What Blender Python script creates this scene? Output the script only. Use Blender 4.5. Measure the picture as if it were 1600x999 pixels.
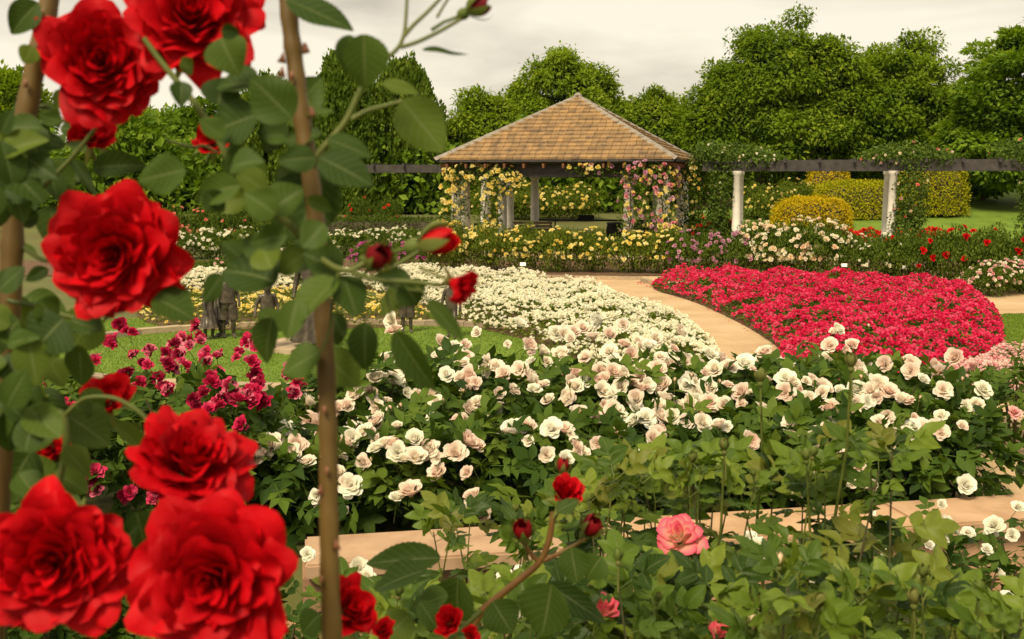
import bpy, math, random
import numpy as np
from mathutils import Matrix, Vector
for o in list(bpy.data.objects): bpy.data.objects.remove(o)
SC = bpy.context.scene
COL = SC.collection
random.seed(7); RNG = np.random.default_rng(11)
PI = math.pi
# ------------------------------------------------------------------ camera
CAM = np.array([0.0, 0.0, 2.6]); FPX = 1716.0; PITCH = math.radians(7.3)
cd = bpy.data.cameras.new('camera'); cam = bpy.data.objects.new('camera', cd); COL.objects.link(cam)
cam.location = CAM; cam.rotation_euler = (PI/2-PITCH, 0, 0)
cd.sensor_width = 36; cd.lens = 36*FPX/1600; cd.clip_start = .05; cd.clip_end = 3000
cd.dof.use_dof = True; cd.dof.focus_distance = 5.5; cd.dof.aperture_fstop = 11
SC.camera = cam
# ------------------------------------------------------------------ sky, sun, exposure
W = bpy.data.worlds.new('World'); SC.world = W; W.use_nodes = True
nt = W.node_tree; nt.nodes.clear(); N = nt.nodes.new; Lk = nt.links.new
out = N('ShaderNodeOutputWorld'); bg = N('ShaderNodeBackground'); Lk(bg.outputs[0], out.inputs[0])
sky = N('ShaderNodeTexSky'); sky.sky_type = 'NISHITA'; sky.sun_disc = False
SUN_EL, SUN_AZ = math.radians(50), math.radians(205)
sky.sun_elevation = SUN_EL; sky.sun_rotation = SUN_AZ
tc = N('ShaderNodeTexCoord'); mp = N('ShaderNodeMapping'); mp.inputs['Scale'].default_value = (1.2, 1.2, 5.0); mp.inputs['Location'].default_value = (.35, .1, .2)
Lk(tc.outputs['Generated'], mp.inputs[0])
nz = N('ShaderNodeTexNoise'); nz.inputs['Scale'].default_value = 2.3; nz.inputs['Detail'].default_value = 5; nz.inputs['Roughness'].default_value = .5
nz.inputs['Distortion'].default_value = .4
Lk(mp.outputs[0], nz.inputs[0])
cr = N('ShaderNodeValToRGB'); cr.color_ramp.elements[0].position = .30; cr.color_ramp.elements[1].position = .56
cr.color_ramp.elements[0].color = (.188, .168, .133, 1); cr.color_ramp.elements[1].color = (.318, .289, .231, 1)
Lk(nz.outputs[0], cr.inputs[0])
sc_ = N('ShaderNodeMix'); sc_.data_type = 'RGBA'; sc_.blend_type = 'MULTIPLY'; sc_.inputs[0].default_value = 1
Lk(sky.outputs[0], sc_.inputs[6]); sc_.inputs[7].default_value = (.06, .06, .06, 1)
mx = N('ShaderNodeMix'); mx.data_type = 'RGBA'; mx.inputs[0].default_value = .97
Lk(sc_.outputs[2], mx.inputs[6]); Lk(cr.outputs[0], mx.inputs[7]); Lk(mx.outputs[2], bg.inputs[0]); bg.inputs[1].default_value = 1.0
sl = bpy.data.lights.new('sun', 'SUN'); so = bpy.data.objects.new('sun', sl); COL.objects.link(so)
sl.energy = 1.5; sl.angle = math.radians(18); sl.color = (1, .86, .60)
so.rotation_euler = (PI/2-SUN_EL, 0, PI-SUN_AZ); so.location = (0, 0, 30)
SC.view_settings.view_transform = 'Standard'; SC.view_settings.look = 'None'; SC.view_settings.gamma = 1
SC.view_settings.exposure = 1.68
SC.render.engine = 'CYCLES'; SC.cycles.max_bounces = 5; SC.cycles.transparent_max_bounces = 4
# ------------------------------------------------------------------ helpers
def ray(px, py):
    cx, cy = (px-800)/FPX, (499.5-py)/FPX
    return np.array([cx, math.cos(PITCH)+cy*math.sin(PITCH), -math.sin(PITCH)+cy*math.cos(PITCH)])
def at(px, py, d): return CAM+d*ray(px, py)
def atY(px, py, Y): r = ray(px, py); return CAM+r*(Y/r[1])
def G(px, py, z=0.0): r = ray(px, py); return CAM+r*((z-CAM[2])/r[2])
def sstep(a, b, x): t = np.clip((x-a)/(b-a), 0, 1); return t*t*(3-2*t)
def nrm(a): a = np.asarray(a, float); return a/np.maximum(np.linalg.norm(a, axis=-1, keepdims=True), 1e-9)

def mk(name, V, F, mats, smooth=True, rnd=None, mi=None):
    me = bpy.data.meshes.new(name)
    V = np.asarray(V, np.float32).reshape(-1, 3)
    if isinstance(F, np.ndarray): F = [F]
    F = [np.asarray(f, np.int32) for f in F if len(f)]
    me.vertices.add(len(V)); me.vertices.foreach_set('co', V.ravel())
    li = np.concatenate([f.ravel() for f in F]); tot = np.concatenate([np.full(len(f), f.shape[1], np.int32) for f in F])
    me.loops.add(len(li)); me.loops.foreach_set('vertex_index', li)
    me.polygons.add(len(tot)); st = np.concatenate([[0], np.cumsum(tot)[:-1]]).astype(np.int32)
    me.polygons.foreach_set('loop_start', st); me.polygons.foreach_set('loop_total', tot)
    if mi is not None: me.polygons.foreach_set('material_index', np.asarray(mi, np.int32))
    me.polygons.foreach_set('use_smooth', np.full(len(tot), smooth))
    if rnd is not None:
        a = me.attributes.new('rnd', 'FLOAT', 'FACE'); a.data.foreach_set('value', np.asarray(rnd, np.float32))
    for m in (mats if isinstance(mats, (list, tuple)) else [mats]): me.materials.append(m)
    me.update(calc_edges=True); return me
class MB:
    def __init__(s): s.V = []; s.F = {}; s.n = 0; s.r = {}; s.m = {}
    def add(s, V, F, rnd=0., mi=0):
        V = np.asarray(V, float).reshape(-1, 3); F = np.asarray(F, int)
        k = F.shape[1]; s.F.setdefault(k, []).append(F+s.n); s.V.append(V); s.n += len(V)
        s.r.setdefault(k, []).append(np.broadcast_to(rnd, len(F))); s.m.setdefault(k, []).append(np.broadcast_to(mi, len(F)))
        return s
    def box(s, c, h, R=None, rnd=0., mi=0):
        v = np.array([[x, y, z] for x in (-1, 1) for y in (-1, 1) for z in (-1, 1)])*np.asarray(h)
        if R is not None: v = v@np.asarray(R).T
        return s.add(v+np.asarray(c), BOXF, rnd, mi)
    def tube(s, P, R, n=8, cap=True, rnd=0., mi=0):
        P = np.asarray(P, float); R = np.broadcast_to(R, len(P)); T = nrm(np.gradient(P, axis=0))
        a = np.array([0, 0, 1.]) if abs(T[0][2]) < .9 else np.array([1., 0, 0])
        V = []
        for i in range(len(P)):
            x = nrm(np.cross(T[i], a)); y = np.cross(x, T[i]); a = nrm(np.cross(T[i], x))*-1 if False else a
            t = np.arange(n)*2*PI/n
            V.append(P[i]+R[i]*(np.cos(t)[:, None]*x+np.sin(t)[:, None]*y))
        F = [[i*n+j, i*n+(j+1) % n, (i+1)*n+(j+1) % n, (i+1)*n+j] for i in range(len(P)-1) for j in range(n)]
        s.add(np.concatenate(V), F, rnd, mi)
        if cap: s.add(V[0], [list(range(n))[::-1]], rnd, mi); s.add(V[-1], [list(range(n))], rnd, mi)
        return s
    def lathe(s, prof, n=16, c=(0, 0, 0), rnd=0., mi=0):
        t = np.arange(n)*2*PI/n
        V = np.concatenate([np.stack([r*np.cos(t), r*np.sin(t), np.full(n, z)], 1) for r, z in prof])+np.asarray(c)
        F = [[i*n+j, i*n+(j+1) % n, (i+1)*n+(j+1) % n, (i+1)*n+j] for i in range(len(prof)-1) for j in range(n)]
        s.add(V, F, rnd, mi); m = len(prof)-1
        s.add(V[:n], [list(range(n))[::-1]], rnd, mi); s.add(V[m*n:], [list(range(n))], rnd, mi); return s
    def mesh(s, name, mats, smooth=True):
        ks = list(s.F)
        return mk(name, np.concatenate(s.V), [np.concatenate(s.F[k]) for k in ks], mats, smooth,
                  np.concatenate([np.concatenate(s.r[k]) for k in ks]), np.concatenate([np.concatenate(s.m[k]) for k in ks]))
BOXF = [[0, 1, 3, 2], [4, 6, 7, 5], [0, 4, 5, 1], [2, 3, 7, 6], [0, 2, 6, 4], [1, 5, 7, 3]]
def grid_faces(nu, nv):
    i = np.arange(nu)[:, None]*(nv+1)+np.arange(nv)[None]
    i = i.ravel(); return np.stack([i, i+nv+1, i+nv+2, i+1], 1)
def frames(d, up):
    y = nrm(d); x = nrm(np.cross(y, up)); z = np.cross(x, y)
    return np.stack([x, y, z], -1)                    # columns
def scatter(T, F, pos, R, s):
    T = np.asarray(T); n = len(pos); k = len(T)
    V = np.einsum('nij,kj->nki', R*np.asarray(s).reshape(-1, 1, 1), T)+np.asarray(pos)[:, None, :]
    Fs = (np.asarray(F)[None]+(np.arange(n)*k)[:, None, None]).reshape(-1, np.asarray(F).shape[1])
    return V.reshape(-1, 3), Fs
def rdir(n, rng=RNG): return nrm(rng.normal(size=(n, 3)))
def mat4(R, t, s=1.0):
    M = np.eye(4); M[:3, :3] = np.asarray(R)*s; M[:3, 3] = t; return Matrix(M.tolist())
def thing(name, label, cat, loc, group=None, rz=0):
    o = bpy.data.objects.new(name, None); COL.objects.link(o); o.empty_display_size = .1
    o.location = loc; o.rotation_euler = (0, 0, rz); o['label'] = label; o['category'] = cat
    if group: o['group'] = group
    o['_m'] = 0; del o['_m']
    return o
def part(name, me, root=None, M=None, world=True):
    o = bpy.data.objects.new(name, me); COL.objects.link(o)
    if root is not None: o.parent = root
    if M is None: M = Matrix.Identity(4)
    if world and root is not None and root.parent is None:
        B = Matrix.Translation(root.location) @ root.rotation_euler.to_matrix().to_4x4()
        M = B.inverted() @ M
    o.matrix_basis = M; return o
def tagged(name, me, label, cat, group=None, M=None):
    o = part(name, me, None, M); o['label'] = label; o['category'] = cat
    if group: o['group'] = group
    return o
def struct(name, me): o = part(name, me); o['kind'] = 'structure'; return o
def stuff(o): o['kind'] = 'stuff'; return o
ORD = ['first', 'second', 'third', 'fourth', 'fifth', 'sixth', 'seventh', 'eighth', 'ninth', 'tenth', 'eleventh', 'twelfth', 'thirteenth', 'fourteenth', 'fifteenth']
# ------------------------------------------------------------------ materials
def newmat(name):
    m = bpy.data.materials.new(name); m.use_nodes = True; t = m.node_tree
    return m, t, t.nodes['Principled BSDF'], t.nodes['Material Output']
def c4(c): return (c[0], c[1], c[2], 1)
def rndsock(t):
    a = t.nodes.new('ShaderNodeAttribute'); a.attribute_name = 'rnd'
    oi = t.nodes.new('ShaderNodeObjectInfo'); s = t.nodes.new('ShaderNodeMath'); s.operation = 'ADD'
    t.links.new(a.outputs['Fac'], s.inputs[0]); t.links.new(oi.outputs['Random'], s.inputs[1])
    f = t.nodes.new('ShaderNodeMath'); f.operation = 'FRACT'; t.links.new(s.outputs[0], f.inputs[0]); return f.outputs[0]
def ramp(t, sock, cols):
    r = t.nodes.new('ShaderNodeValToRGB'); e = r.color_ramp.elements
    while len(e) < len(cols): e.new(.5)
    for i, (p, c) in enumerate(cols): e[i].position = p; e[i].color = c4(c)
    if sock is not None: t.links.new(sock, r.inputs[0])
    return r.outputs[0]
def noise(t, scale, detail=4, rough=.55, coord='Object', dist=0):
    tc = t.nodes.new('ShaderNodeTexCoord'); n = t.nodes.new('ShaderNodeTexNoise')
    n.inputs['Scale'].default_value = scale; n.inputs['Detail'].default_value = detail; n.inputs['Roughness'].default_value = rough
    n.inputs['Distortion'].default_value = dist
    t.links.new(tc.outputs[coord], n.inputs[0]); return n.outputs[0]
def mixc(t, fac, a, b, mode='MIX'):
    m = t.nodes.new('ShaderNodeMix'); m.data_type = 'RGBA'; m.blend_type = mode
    for s, v in ((0, fac), (6, a), (7, b)):
        if isinstance(v, (int, float)): m.inputs[s].default_value = v
        elif isinstance(v, tuple): m.inputs[s].default_value = c4(v)
        else: t.links.new(v, m.inputs[s])
    return m.outputs[2]
def bump(t, b, sock, st, dist):
    n = t.nodes.new('ShaderNodeBump'); n.inputs['Strength'].default_value = st; n.inputs['Distance'].default_value = dist
    t.links.new(sock, n.inputs['Height']); t.links.new(n.outputs[0], b.inputs['Normal'])
def leafmat(name, cols, rough=.5, trans=.3, veins=False, spec=.35, tcol=None):
    m, t, b, o = newmat(name)
    k = len(cols); c = ramp(t, rndsock(t), [(i/(k-1), cc) for i, cc in enumerate(cols)])
    n = noise(t, 60 if veins else 30, 2)
    c = mixc(t, .35, c, mixc(t, n, (.35, .35, .3), (1.5, 1.5, 1.3)), 'MULTIPLY')
    if veins:
        tcx = t.nodes.new('ShaderNodeTexCoord'); sx = t.nodes.new('ShaderNodeSeparateXYZ'); t.links.new(tcx.outputs['UV'], sx.inputs[0])
        ab = t.nodes.new('ShaderNodeMath'); ab.operation = 'ABSOLUTE'; t.links.new(sx.outputs[0], ab.inputs[0])
        # midrib line
        r1 = t.nodes.new('ShaderNodeMapRange'); r1.inputs[1].default_value = .02; r1.inputs[2].default_value = .07; r1.inputs[3].default_value = 1; r1.inputs[4].default_value = 0
        t.links.new(ab.outputs[0], r1.inputs[0])
        # side veins: sin(v*k - |u|*m)
        ma = t.nodes.new('ShaderNodeMath'); ma.operation = 'MULTIPLY_ADD'; t.links.new(ab.outputs[0], ma.inputs[0]); ma.inputs[1].default_value = -.28; t.links.new(sx.outputs[1], ma.inputs[2])
        mu = t.nodes.new('ShaderNodeMath'); mu.operation = 'MULTIPLY'; t.links.new(ma.outputs[0], mu.inputs[0]); mu.inputs[1].default_value = 46
        sn = t.nodes.new('ShaderNodeMath'); sn.operation = 'SINE'; t.links.new(mu.outputs[0], sn.inputs[0])
        r2 = t.nodes.new('ShaderNodeMapRange'); r2.inputs[1].default_value = .80; r2.inputs[2].default_value = 1; t.links.new(sn.outputs[0], r2.inputs[0])
        s2 = t.nodes.new('ShaderNodeMath'); s2.operation = 'MULTIPLY'; s2.inputs[1].default_value = .45; t.links.new(r2.outputs[0], s2.inputs[0])
        mxv = t.nodes.new('ShaderNodeMath'); mxv.operation = 'MAXIMUM'; t.links.new(r1.outputs[0], mxv.inputs[0]); t.links.new(s2.outputs[0], mxv.inputs[1])
        s3 = t.nodes.new('ShaderNodeMath'); s3.operation = 'MULTIPLY'; s3.inputs[1].default_value = .5; t.links.new(mxv.outputs[0], s3.inputs[0])
        c = mixc(t, s3.outputs[0], c, (.17, .20, .08))
        bump(t, b, mxv.outputs[0], -.35, .0012)
    t.links.new(c, b.inputs['Base Color']); b.inputs['Roughness'].default_value = rough+.06; b.inputs['Specular IOR Level'].default_value = spec*.42
    tr = t.nodes.new('ShaderNodeBsdfTranslucent'); tc_ = mixc(t, 1.0, c, tcol or (1.5, 1.5, .6), 'MULTIPLY'); t.links.new(tc_, tr.inputs[0])
    ms = t.nodes.new('ShaderNodeMixShader'); ms.inputs[0].default_value = trans
    t.links.new(b.outputs[0], ms.inputs[1]); t.links.new(tr.outputs[0], ms.inputs[2]); t.links.new(ms.outputs[0], o.inputs[0])
    return m
def petalmat(name, cols, rough=.55, trans=.25, spec=.2, uvgrad=None, sheen=0):
    m, t, b, o = newmat(name); k = len(cols)
    c = ramp(t, rndsock(t), [(i/(k-1), cc) for i, cc in enumerate(cols)])
    if uvgrad:
        tcx = t.nodes.new('ShaderNodeTexCoord'); sx = t.nodes.new('ShaderNodeSeparateXYZ'); t.links.new(tcx.outputs['UV'], sx.inputs[0])
        r = t.nodes.new('ShaderNodeMapRange'); r.inputs[1].default_value = uvgrad[1]; r.inputs[2].default_value = uvgrad[2]; t.links.new(sx.outputs[1], r.inputs[0])
        c = mixc(t, r.outputs[0], uvgrad[0], c)
    t.links.new(c, b.inputs['Base Color']); b.inputs['Roughness'].default_value = rough; b.inputs['Specular IOR Level'].default_value = spec
    if sheen: b.inputs['Sheen Weight'].default_value = sheen; b.inputs['Sheen Roughness'].default_value = .4; b.inputs['Sheen Tint'].default_value = c4(cols[-1])
    tr = t.nodes.new('ShaderNodeBsdfTranslucent'); t.links.new(c, tr.inputs[0])
    ms = t.nodes.new('ShaderNodeMixShader'); ms.inputs[0].default_value = trans
    t.links.new(b.outputs[0], ms.inputs[1]); t.links.new(tr.outputs[0], ms.inputs[2]); t.links.new(ms.outputs[0], o.inputs[0])
    return m
def solid(name, cols, scale=6, rough=.7, bst=.3, bd=.004, spec=.3, metal=0, useobj=False, stretch=None):
    m, t, b, o = newmat(name); n = noise(t, scale, 6, .6)
    if stretch:
        mpn = t.nodes.new('ShaderNodeMapping'); mpn.inputs['Scale'].default_value = stretch
        tcx = t.nodes.new('ShaderNodeTexCoord'); t.links.new(tcx.outputs['Object'], mpn.inputs[0]); t.links.new(mpn.outputs[0], n.node.inputs[0])
    k = len(cols); c = ramp(t, n, [(.28+.44*i/(k-1), cc) for i, cc in enumerate(cols)])
    if useobj:
        c = mixc(t, 1.0, c, ramp(t, rndsock(t), [(0, (.72, .72, .76)), (.5, (1, 1, 1)), (1, (1.12, 1.08, 1))]), 'MULTIPLY')
    t.links.new(c, b.inputs['Base Color']); b.inputs['Roughness'].default_value = rough; b.inputs['Specular IOR Level'].default_value = spec; b.inputs['Metallic'].default_value = metal
    if bst: bump(t, b, n, bst, bd)
    return m
M = {}
M['leaf_fg'] = leafmat('leaf_foreground', [(.022, .044, .007), (.036, .066, .010), (.052, .090, .013), (.10, .14, .016)], .48, .22, True, .3)
M['leaf_mid'] = leafmat('leaf_mid', [(.024, .052, .008), (.044, .084, .011), (.070, .120, .015), (.11, .16, .02)], .5, .25, False, .25)
M['leaf_front'] = leafmat('leaf_front', [(.020, .046, .006), (.046, .088, .009), (.080, .135, .013), (.125, .185, .018), (.17, .225, .024), (.13, .13, .02)], .40, .3, True, .4)
M['leaf_far'] = leafmat('leaf_far', [(.036, .068, .008), (.062, .104, .011), (.092, .142, .014), (.14, .185, .022)], .55, .3, False, .3)
M['leaf_yellowrose'] = leafmat('leaf_yellowrose', [(.050, .082, .008), (.085, .126, .011), (.13, .175, .015), (.18, .21, .022)], .55, .3, False, .3)
M['vine'] = leafmat('vine_leaf', [(.035, .066, .011), (.062, .106, .015), (.092, .145, .020), (.135, .19, .03)], .55, .3, False, .3)
M['tree_a'] = leafmat('tree_leaf_willowy', [(.076, .132, .009), (.126, .200, .012), (.185, .265, .018), (.26, .33, .03)], .6, .4, False, .2)
M['tree_b'] = leafmat('tree_leaf_dark', [(.062, .122, .011), (.108, .188, .015), (.16, .25, .022), (.22, .31, .036)], .6, .4, False, .2)
M['tree_c'] = leafmat('tree_leaf_conifer', [(.054, .096, .012), (.088, .145, .016), (.13, .195, .022), (.18, .24, .032)], .6, .4, False, .2)
M['hedge_gold'] = leafmat('hedge_leaf_golden', [(.30, .25, .008), (.44, .35, .010), (.54, .40, .012), (.60, .40, .015)], .6, .3, False, .2)
M['hedge_lime'] = leafmat('hedge_leaf_lime', [(.17, .20, .008), (.27, .29, .010), (.38, .36, .012), (.48, .40, .015)], .6, .3, False, .2)
M['hedge_green'] = leafmat('hedge_leaf_green', [(.05, .085, .010), (.075, .118, .013), (.10, .15, .018)], .6, .25, False, .2)
M['grass'] = leafmat('grass_blade', [(.085, .15, .014), (.12, .195, .018), (.16, .235, .025), (.21, .26, .04)], .6, .3, False, .2)
M['red'] = petalmat('petal_red', [(.40, .001, .005), (.49, .0015, .006), (.57, .002, .007)], .55, .22, .14)
for nm_ in ('red',):
    t_ = M[nm_].node_tree; bump(t_, t_.nodes['Principled BSDF'], noise(t_, 7, 5, .65, 'Object', .6), .12, .05)
M['redbud'] = petalmat('petal_dark_red', [(.13, .004, .008), (.22, .005, .010), (.32, .006, .01)], .55, .15, .2)
M['cream'] = petalmat('petal_cream_blush', [(.93, .83, .68), (.95, .89, .75), (.94, .79, .67), (.92, .71, .60), (.95, .90, .77)], .6, .42, .12, ((.94, .68, .50), .0, .6))
M['creamwhite'] = petalmat('petal_cream_white', [(.91, .87, .72), (.94, .91, .78), (.95, .92, .82)], .6, .42, .12, ((.86, .80, .56), .0, .5))
M['magenta'] = petalmat('petal_magenta', [(.16, .003, .018), (.32, .004, .035), (.46, .008, .055), (.54, .02, .09), (.62, .18, .24)], .55, .2, .2)
M['yellow'] = petalmat('petal_yellow', [(.88, .70, .15), (.92, .78, .26), (.94, .84, .42), (.88, .64, .12)], .6, .42, .12)
M['mauve'] = petalmat('petal_mauve', [(.52, .22, .34), (.62, .30, .42), (.70, .42, .50)], .6, .42, .12)
M['purple'] = petalmat('petal_purple', [(.40, .05, .22), (.52, .08, .30), (.62, .22, .38)], .6, .3, .15)
M['apricot'] = petalmat('petal_apricot_cream', [(.86, .66, .42), (.90, .78, .56), (.90, .82, .66), (.86, .60, .40)], .6, .42, .12)
M['white'] = petalmat('petal_white', [(.86, .82, .64), (.91, .87, .71), (.89, .84, .62)], .6, .42, .12)
M['pink'] = petalmat('petal_soft_pink', [(.78, .40, .38), (.84, .55, .50), (.88, .68, .60), (.70, .25, .28)], .6, .42, .12)
M['rose'] = petalmat('petal_rose_pink', [(.74, .22, .28), (.80, .36, .38), (.84, .50, .44)], .6, .3, .15)
M['crimson'] = petalmat('petal_crimson_pink', [(.52, .006, .045), (.66, .014, .08), (.74, .035, .12), (.78, .12, .21)], .6, .35, .15)
M['scarlet'] = petalmat('petal_scarlet', [(.60, .015, .01), (.68, .04, .02), (.5, .006, .01)], .6, .25, .15)
M['salmon'] = petalmat('petal_salmon', [(.78, .22, .16), (.82, .36, .24), (.7, .14, .12)], .6, .25, .15)
M['bicolor'] = petalmat('petal_pink_yellow', [(.78, .07, .15), (.84, .16, .24), (.82, .10, .14)], .55, .4, .2, ((.92, .72, .48), .3, .95))
M['stem'] = solid('green_stem', [(.055, .075, .012), (.09, .11, .018), (.13, .13, .025)], 30, .5, .1, .001)
M['stemdark'] = solid('brown_stem', [(.05, .045, .02), (.08, .075, .03), (.07, .035, .02)], 30, .6, .1, .001)
M['cane'] = solid('cane_bark', [(.04, .02, .005), (.085, .048, .010), (.13, .078, .018), (.12, .088, .02)], 22, .55, .6, .0015, .3, 0, False, (1, 1, .12))
M['thorn'] = solid('thorn', [(.16, .06, .03), (.24, .11, .06)], 40, .5, 0)
M['redstem'] = solid('red_stem', [(.12, .045, .012), (.17, .08, .018), (.11, .10, .02)], 30, .5, .1, .001)
M['sepal'] = leafmat('sepal_green', [(.10, .14, .03), (.14, .17, .04), (.17, .16, .05)], .5, .2)
M['bark'] = solid('bark', [(.035, .026, .016), (.065, .05, .032), (.10, .08, .055)], 5, .9, .8, .03)
M['sand'] = solid('sand_path', [(.46, .30, .15), (.56, .385, .20), (.63, .45, .26)], 2.2, .9, .3, .004)
def sandmat():
    m, t, b, o = newmat('sand_path'); n1 = noise(t, .9, 5, .6); n2 = noise(t, 45, 3, .7)
    c = ramp(t, n1, [(.3, (.40, .27, .15)), (.5, (.49, .345, .20)), (.7, (.55, .40, .25))]); c = mixc(t, .5, c, mixc(t, n2, (.45, .43, .40), (1.5, 1.5, 1.5)), 'MULTIPLY')
    t.links.new(c, b.inputs['Base Color']); b.inputs['Roughness'].default_value = .95; b.inputs['Specular IOR Level'].default_value = .1; bump(t, b, n2, .6, .008); return m
M['sand'] = sandmat()
M['soil'] = solid('mulch', [(.06, .034, .018), (.12, .068, .036), (.19, .11, .06)], 7, .95, .8, .02)
M['terr'] = solid('ground_earth', [(.11, .085, .03), (.10, .11, .03), (.13, .12, .035)], .6, .95, .5, .02)
M['lawn'] = solid('lawn_turf', [(.085, .145, .014), (.125, .195, .02), (.16, .23, .03)], 1.3, .9, .6, .01)
M['stonecap'] = solid('sandstone_cap', [(.33, .205, .12), (.44, .285, .175), (.52, .345, .215)], 7, .85, .35, .004, .2, 0, True)
M['stone'] = solid('sandstone_face', [(.36, .20, .115), (.46, .27, .16), (.55, .33, .20)], 4, .9, .5, .006, .2, 0, True)
M['kerb'] = solid('stone_kerb', [(.27, .20, .13), (.38, .29, .19), (.46, .36, .25)], 6, .9, .4, .004, .2, 0, True)
M['shingle'] = solid('cedar_shingle', [(.13, .095, .065), (.27, .17, .082), (.345, .215, .092)], 3, .8, .4, .004, .25, 0, True)
M['hip'] = solid('lead_hip_cap', [(.17, .15, .12), (.24, .21, .175), (.29, .255, .21)], 4, .6, .2, .003)
M['column'] = solid('cream_render', [(.68, .62, .54), (.82, .76, .67), (.86, .80, .72)], 3, .8, .2, .003)
M['whitecol'] = solid('white_column_paint', [(.62, .57, .50), (.76, .71, .63), (.80, .76, .69)], 3, .7, .2, .003)
M['darkbeam'] = solid('charcoal_timber', [(.035, .031, .029), (.052, .046, .043), (.075, .066, .06)], 5, .7, .3, .003)
M['rafter'] = solid('brown_timber', [(.16, .07, .03), (.24, .11, .05), (.30, .15, .07)], 5, .7, .3, .003)
M['bench'] = solid('weathered_timber', [(.16, .11, .07), (.24, .17, .11), (.32, .24, .16)], 6, .8, .3, .003)
M['bronze'] = solid('bronze_patina', [(.03, .024, .018), (.075, .058, .042), (.15, .12, .085)], 9, .42, .5, .004, .5, .35)
M['plate'] = solid('white_label_plate', [(.70, .69, .66), (.8, .79, .76)], 5, .4, 0)
M['black'] = solid('black_metal', [(.015, .015, .015), (.03, .028, .026)], 5, .5, 0)
# ------------------------------------------------------------------ plant building blocks
def leaflet(L, Wd, nu=2, nv=4, fold=.25, droop=.18, wave=0., serr=0., ph=0., twist=0.):
    u = np.linspace(-1, 1, nu+1)[:, None]; v = np.linspace(0, 1, nv+1)[None]
    hw = Wd/2*(np.sin(PI*np.clip(v, .005, .992)**.78)**.72)
    if serr: hw = hw*(1+serr*np.where(np.arange(nv+1)[None] % 2 == 0, -.5, .5))
    x = u*hw; y = L*v+0*u
    z = fold*np.abs(x)-droop*L*v**2+wave*L*np.sin(5*v+3*u+ph)*np.abs(u)*np.sin(PI*v)+twist*x*v
    V = np.stack([x, y, z], -1).reshape(-1, 3); return V, grid_faces(nu, nv)
def leaflet_mesh(name, mat, **k):
    nu, nv = k.get('nu', 2), k.get('nv', 4); V, F = leaflet(**k); me = mk(name, V, F, mat)
    uv = me.uv_layers.new(name='UVMap'); u = np.linspace(-1, 1, nu+1)[:, None]+0*np.linspace(0, 1, nv+1)[None]; v = 0*np.linspace(-1, 1, nu+1)[:, None]+np.linspace(0, 1, nv+1)[None]
    UV = np.stack([u, v], -1).reshape(-1, 2)[F.ravel()]; uv.data.foreach_set('uv', UV.ravel().astype(np.float32)); return me
def compound(L, seed, nu=2, nv=3, simple=False):
    """a five-leaflet rose leaf along +Y"""
    r = np.random.default_rng(seed); b = []; uvs = []
    spots = [(.42, -1, .40), (.42, 1, .40), (.66, -1, .48), (.66, 1, .48), (.72, 0, .56)]
    if simple: spots = spots[2:]
    Vs, Fs, n = [], [], 0
    for y, s, l in spots:
        l *= r.uniform(.85, 1.15); V, F = leaflet(l*L, l*L*r.uniform(.52, .64), nu, nv, r.uniform(.1, .4), r.uniform(.05, .4), .09, .09 if nv > 6 else 0, r.uniform(0, 6))
        a = -s*math.radians(r.uniform(50, 75)) if s else r.uniform(-.2, .2)
        t = r.uniform(-.4, .4); ca, sa = math.cos(a), math.sin(a)
        Rz = np.array([[ca, -sa, 0], [sa, ca, 0], [0, 0, 1]]); Ry = np.array([[math.cos(t), 0, math.sin(t)], [0, 1, 0], [-math.sin(t), 0, math.cos(t)]])
        V = V@Ry.T@Rz.T+np.array([0, y*L, -.12*L*y*y]); Vs.append(V); Fs.append(F+n); n += len(V)
        u = np.linspace(-1, 1, nu+1)[:, None]+np.zeros((1, nv+1)); v = np.zeros((nu+1, 1))+np.linspace(0, 1, nv+1)[None]
        uvs.append(np.stack([u, v], -1).reshape(-1, 2)); 
    w = .006*L/.1*.1*2
    V = np.array([[-w, 0, 0], [w, 0, 0], [w, .4*L, -.02*L], [-w, .4*L, -.02*L], [w*.6, .74*L, -.065*L], [-w*.6, .74*L, -.065*L]])
    Vs.append(V); Fs.append(np.array([[0, 1, 2, 3], [3, 2, 4, 5]])+n); uvs.append(np.zeros((6, 2)))
    return np.concatenate(Vs), np.concatenate(Fs), np.concatenate(uvs)
def compound_mesh(name, L, seed, mat, **k):
    V, F, UV = compound(L, seed, **k); me = mk(name, V, F, mat); uv = me.uv_layers.new(name='UVMap')
    uv.data.foreach_set('uv', UV[F.ravel()].ravel().astype(np.float32)); return me
def petal(L, Wd, p0, p1, r0, z0, phi, nu, nv, ruf, ph, tip=.25, roll=.0):
    u = np.linspace(-1, 1, nu+1)[:, None]; v0 = np.linspace(0, 1, nv+1)[None]
    v = v0*(1-tip*np.abs(u)**2.2+.02*np.cos(7*u+ph))
    k = 40; s = np.linspace(0, 1.06, k); ps = p0+(p1-p0)*s**1.5+roll*s**9
    rr = r0+np.concatenate([[0], np.cumsum(np.sin(ps[:-1])*L*1.06/(k-1))]); zz = z0+np.concatenate([[0], np.cumsum(np.cos(ps[:-1])*L*1.06/(k-1))])
    r = np.interp(v, s, rr); z = np.interp(v, s, zz)
    w = Wd*np.clip(v, .02, 1)**.55
    be = .5*w/np.maximum(np.abs(r), .30*Wd); an = phi+u*be
    z = z+ruf*L*np.sin(4.2*u+ph)*v**3+ruf*.7*L*np.cos(7*u+2*ph)*v**4
    r = r*(1+ruf*.9*np.sin(3*u+1.7*ph)*v**2)
    return np.stack([r*np.cos(an), r*np.sin(an), z], -1).reshape(-1, 3), np.stack([u+0*v0, v0+0*u], -1).reshape(-1, 2)
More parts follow.
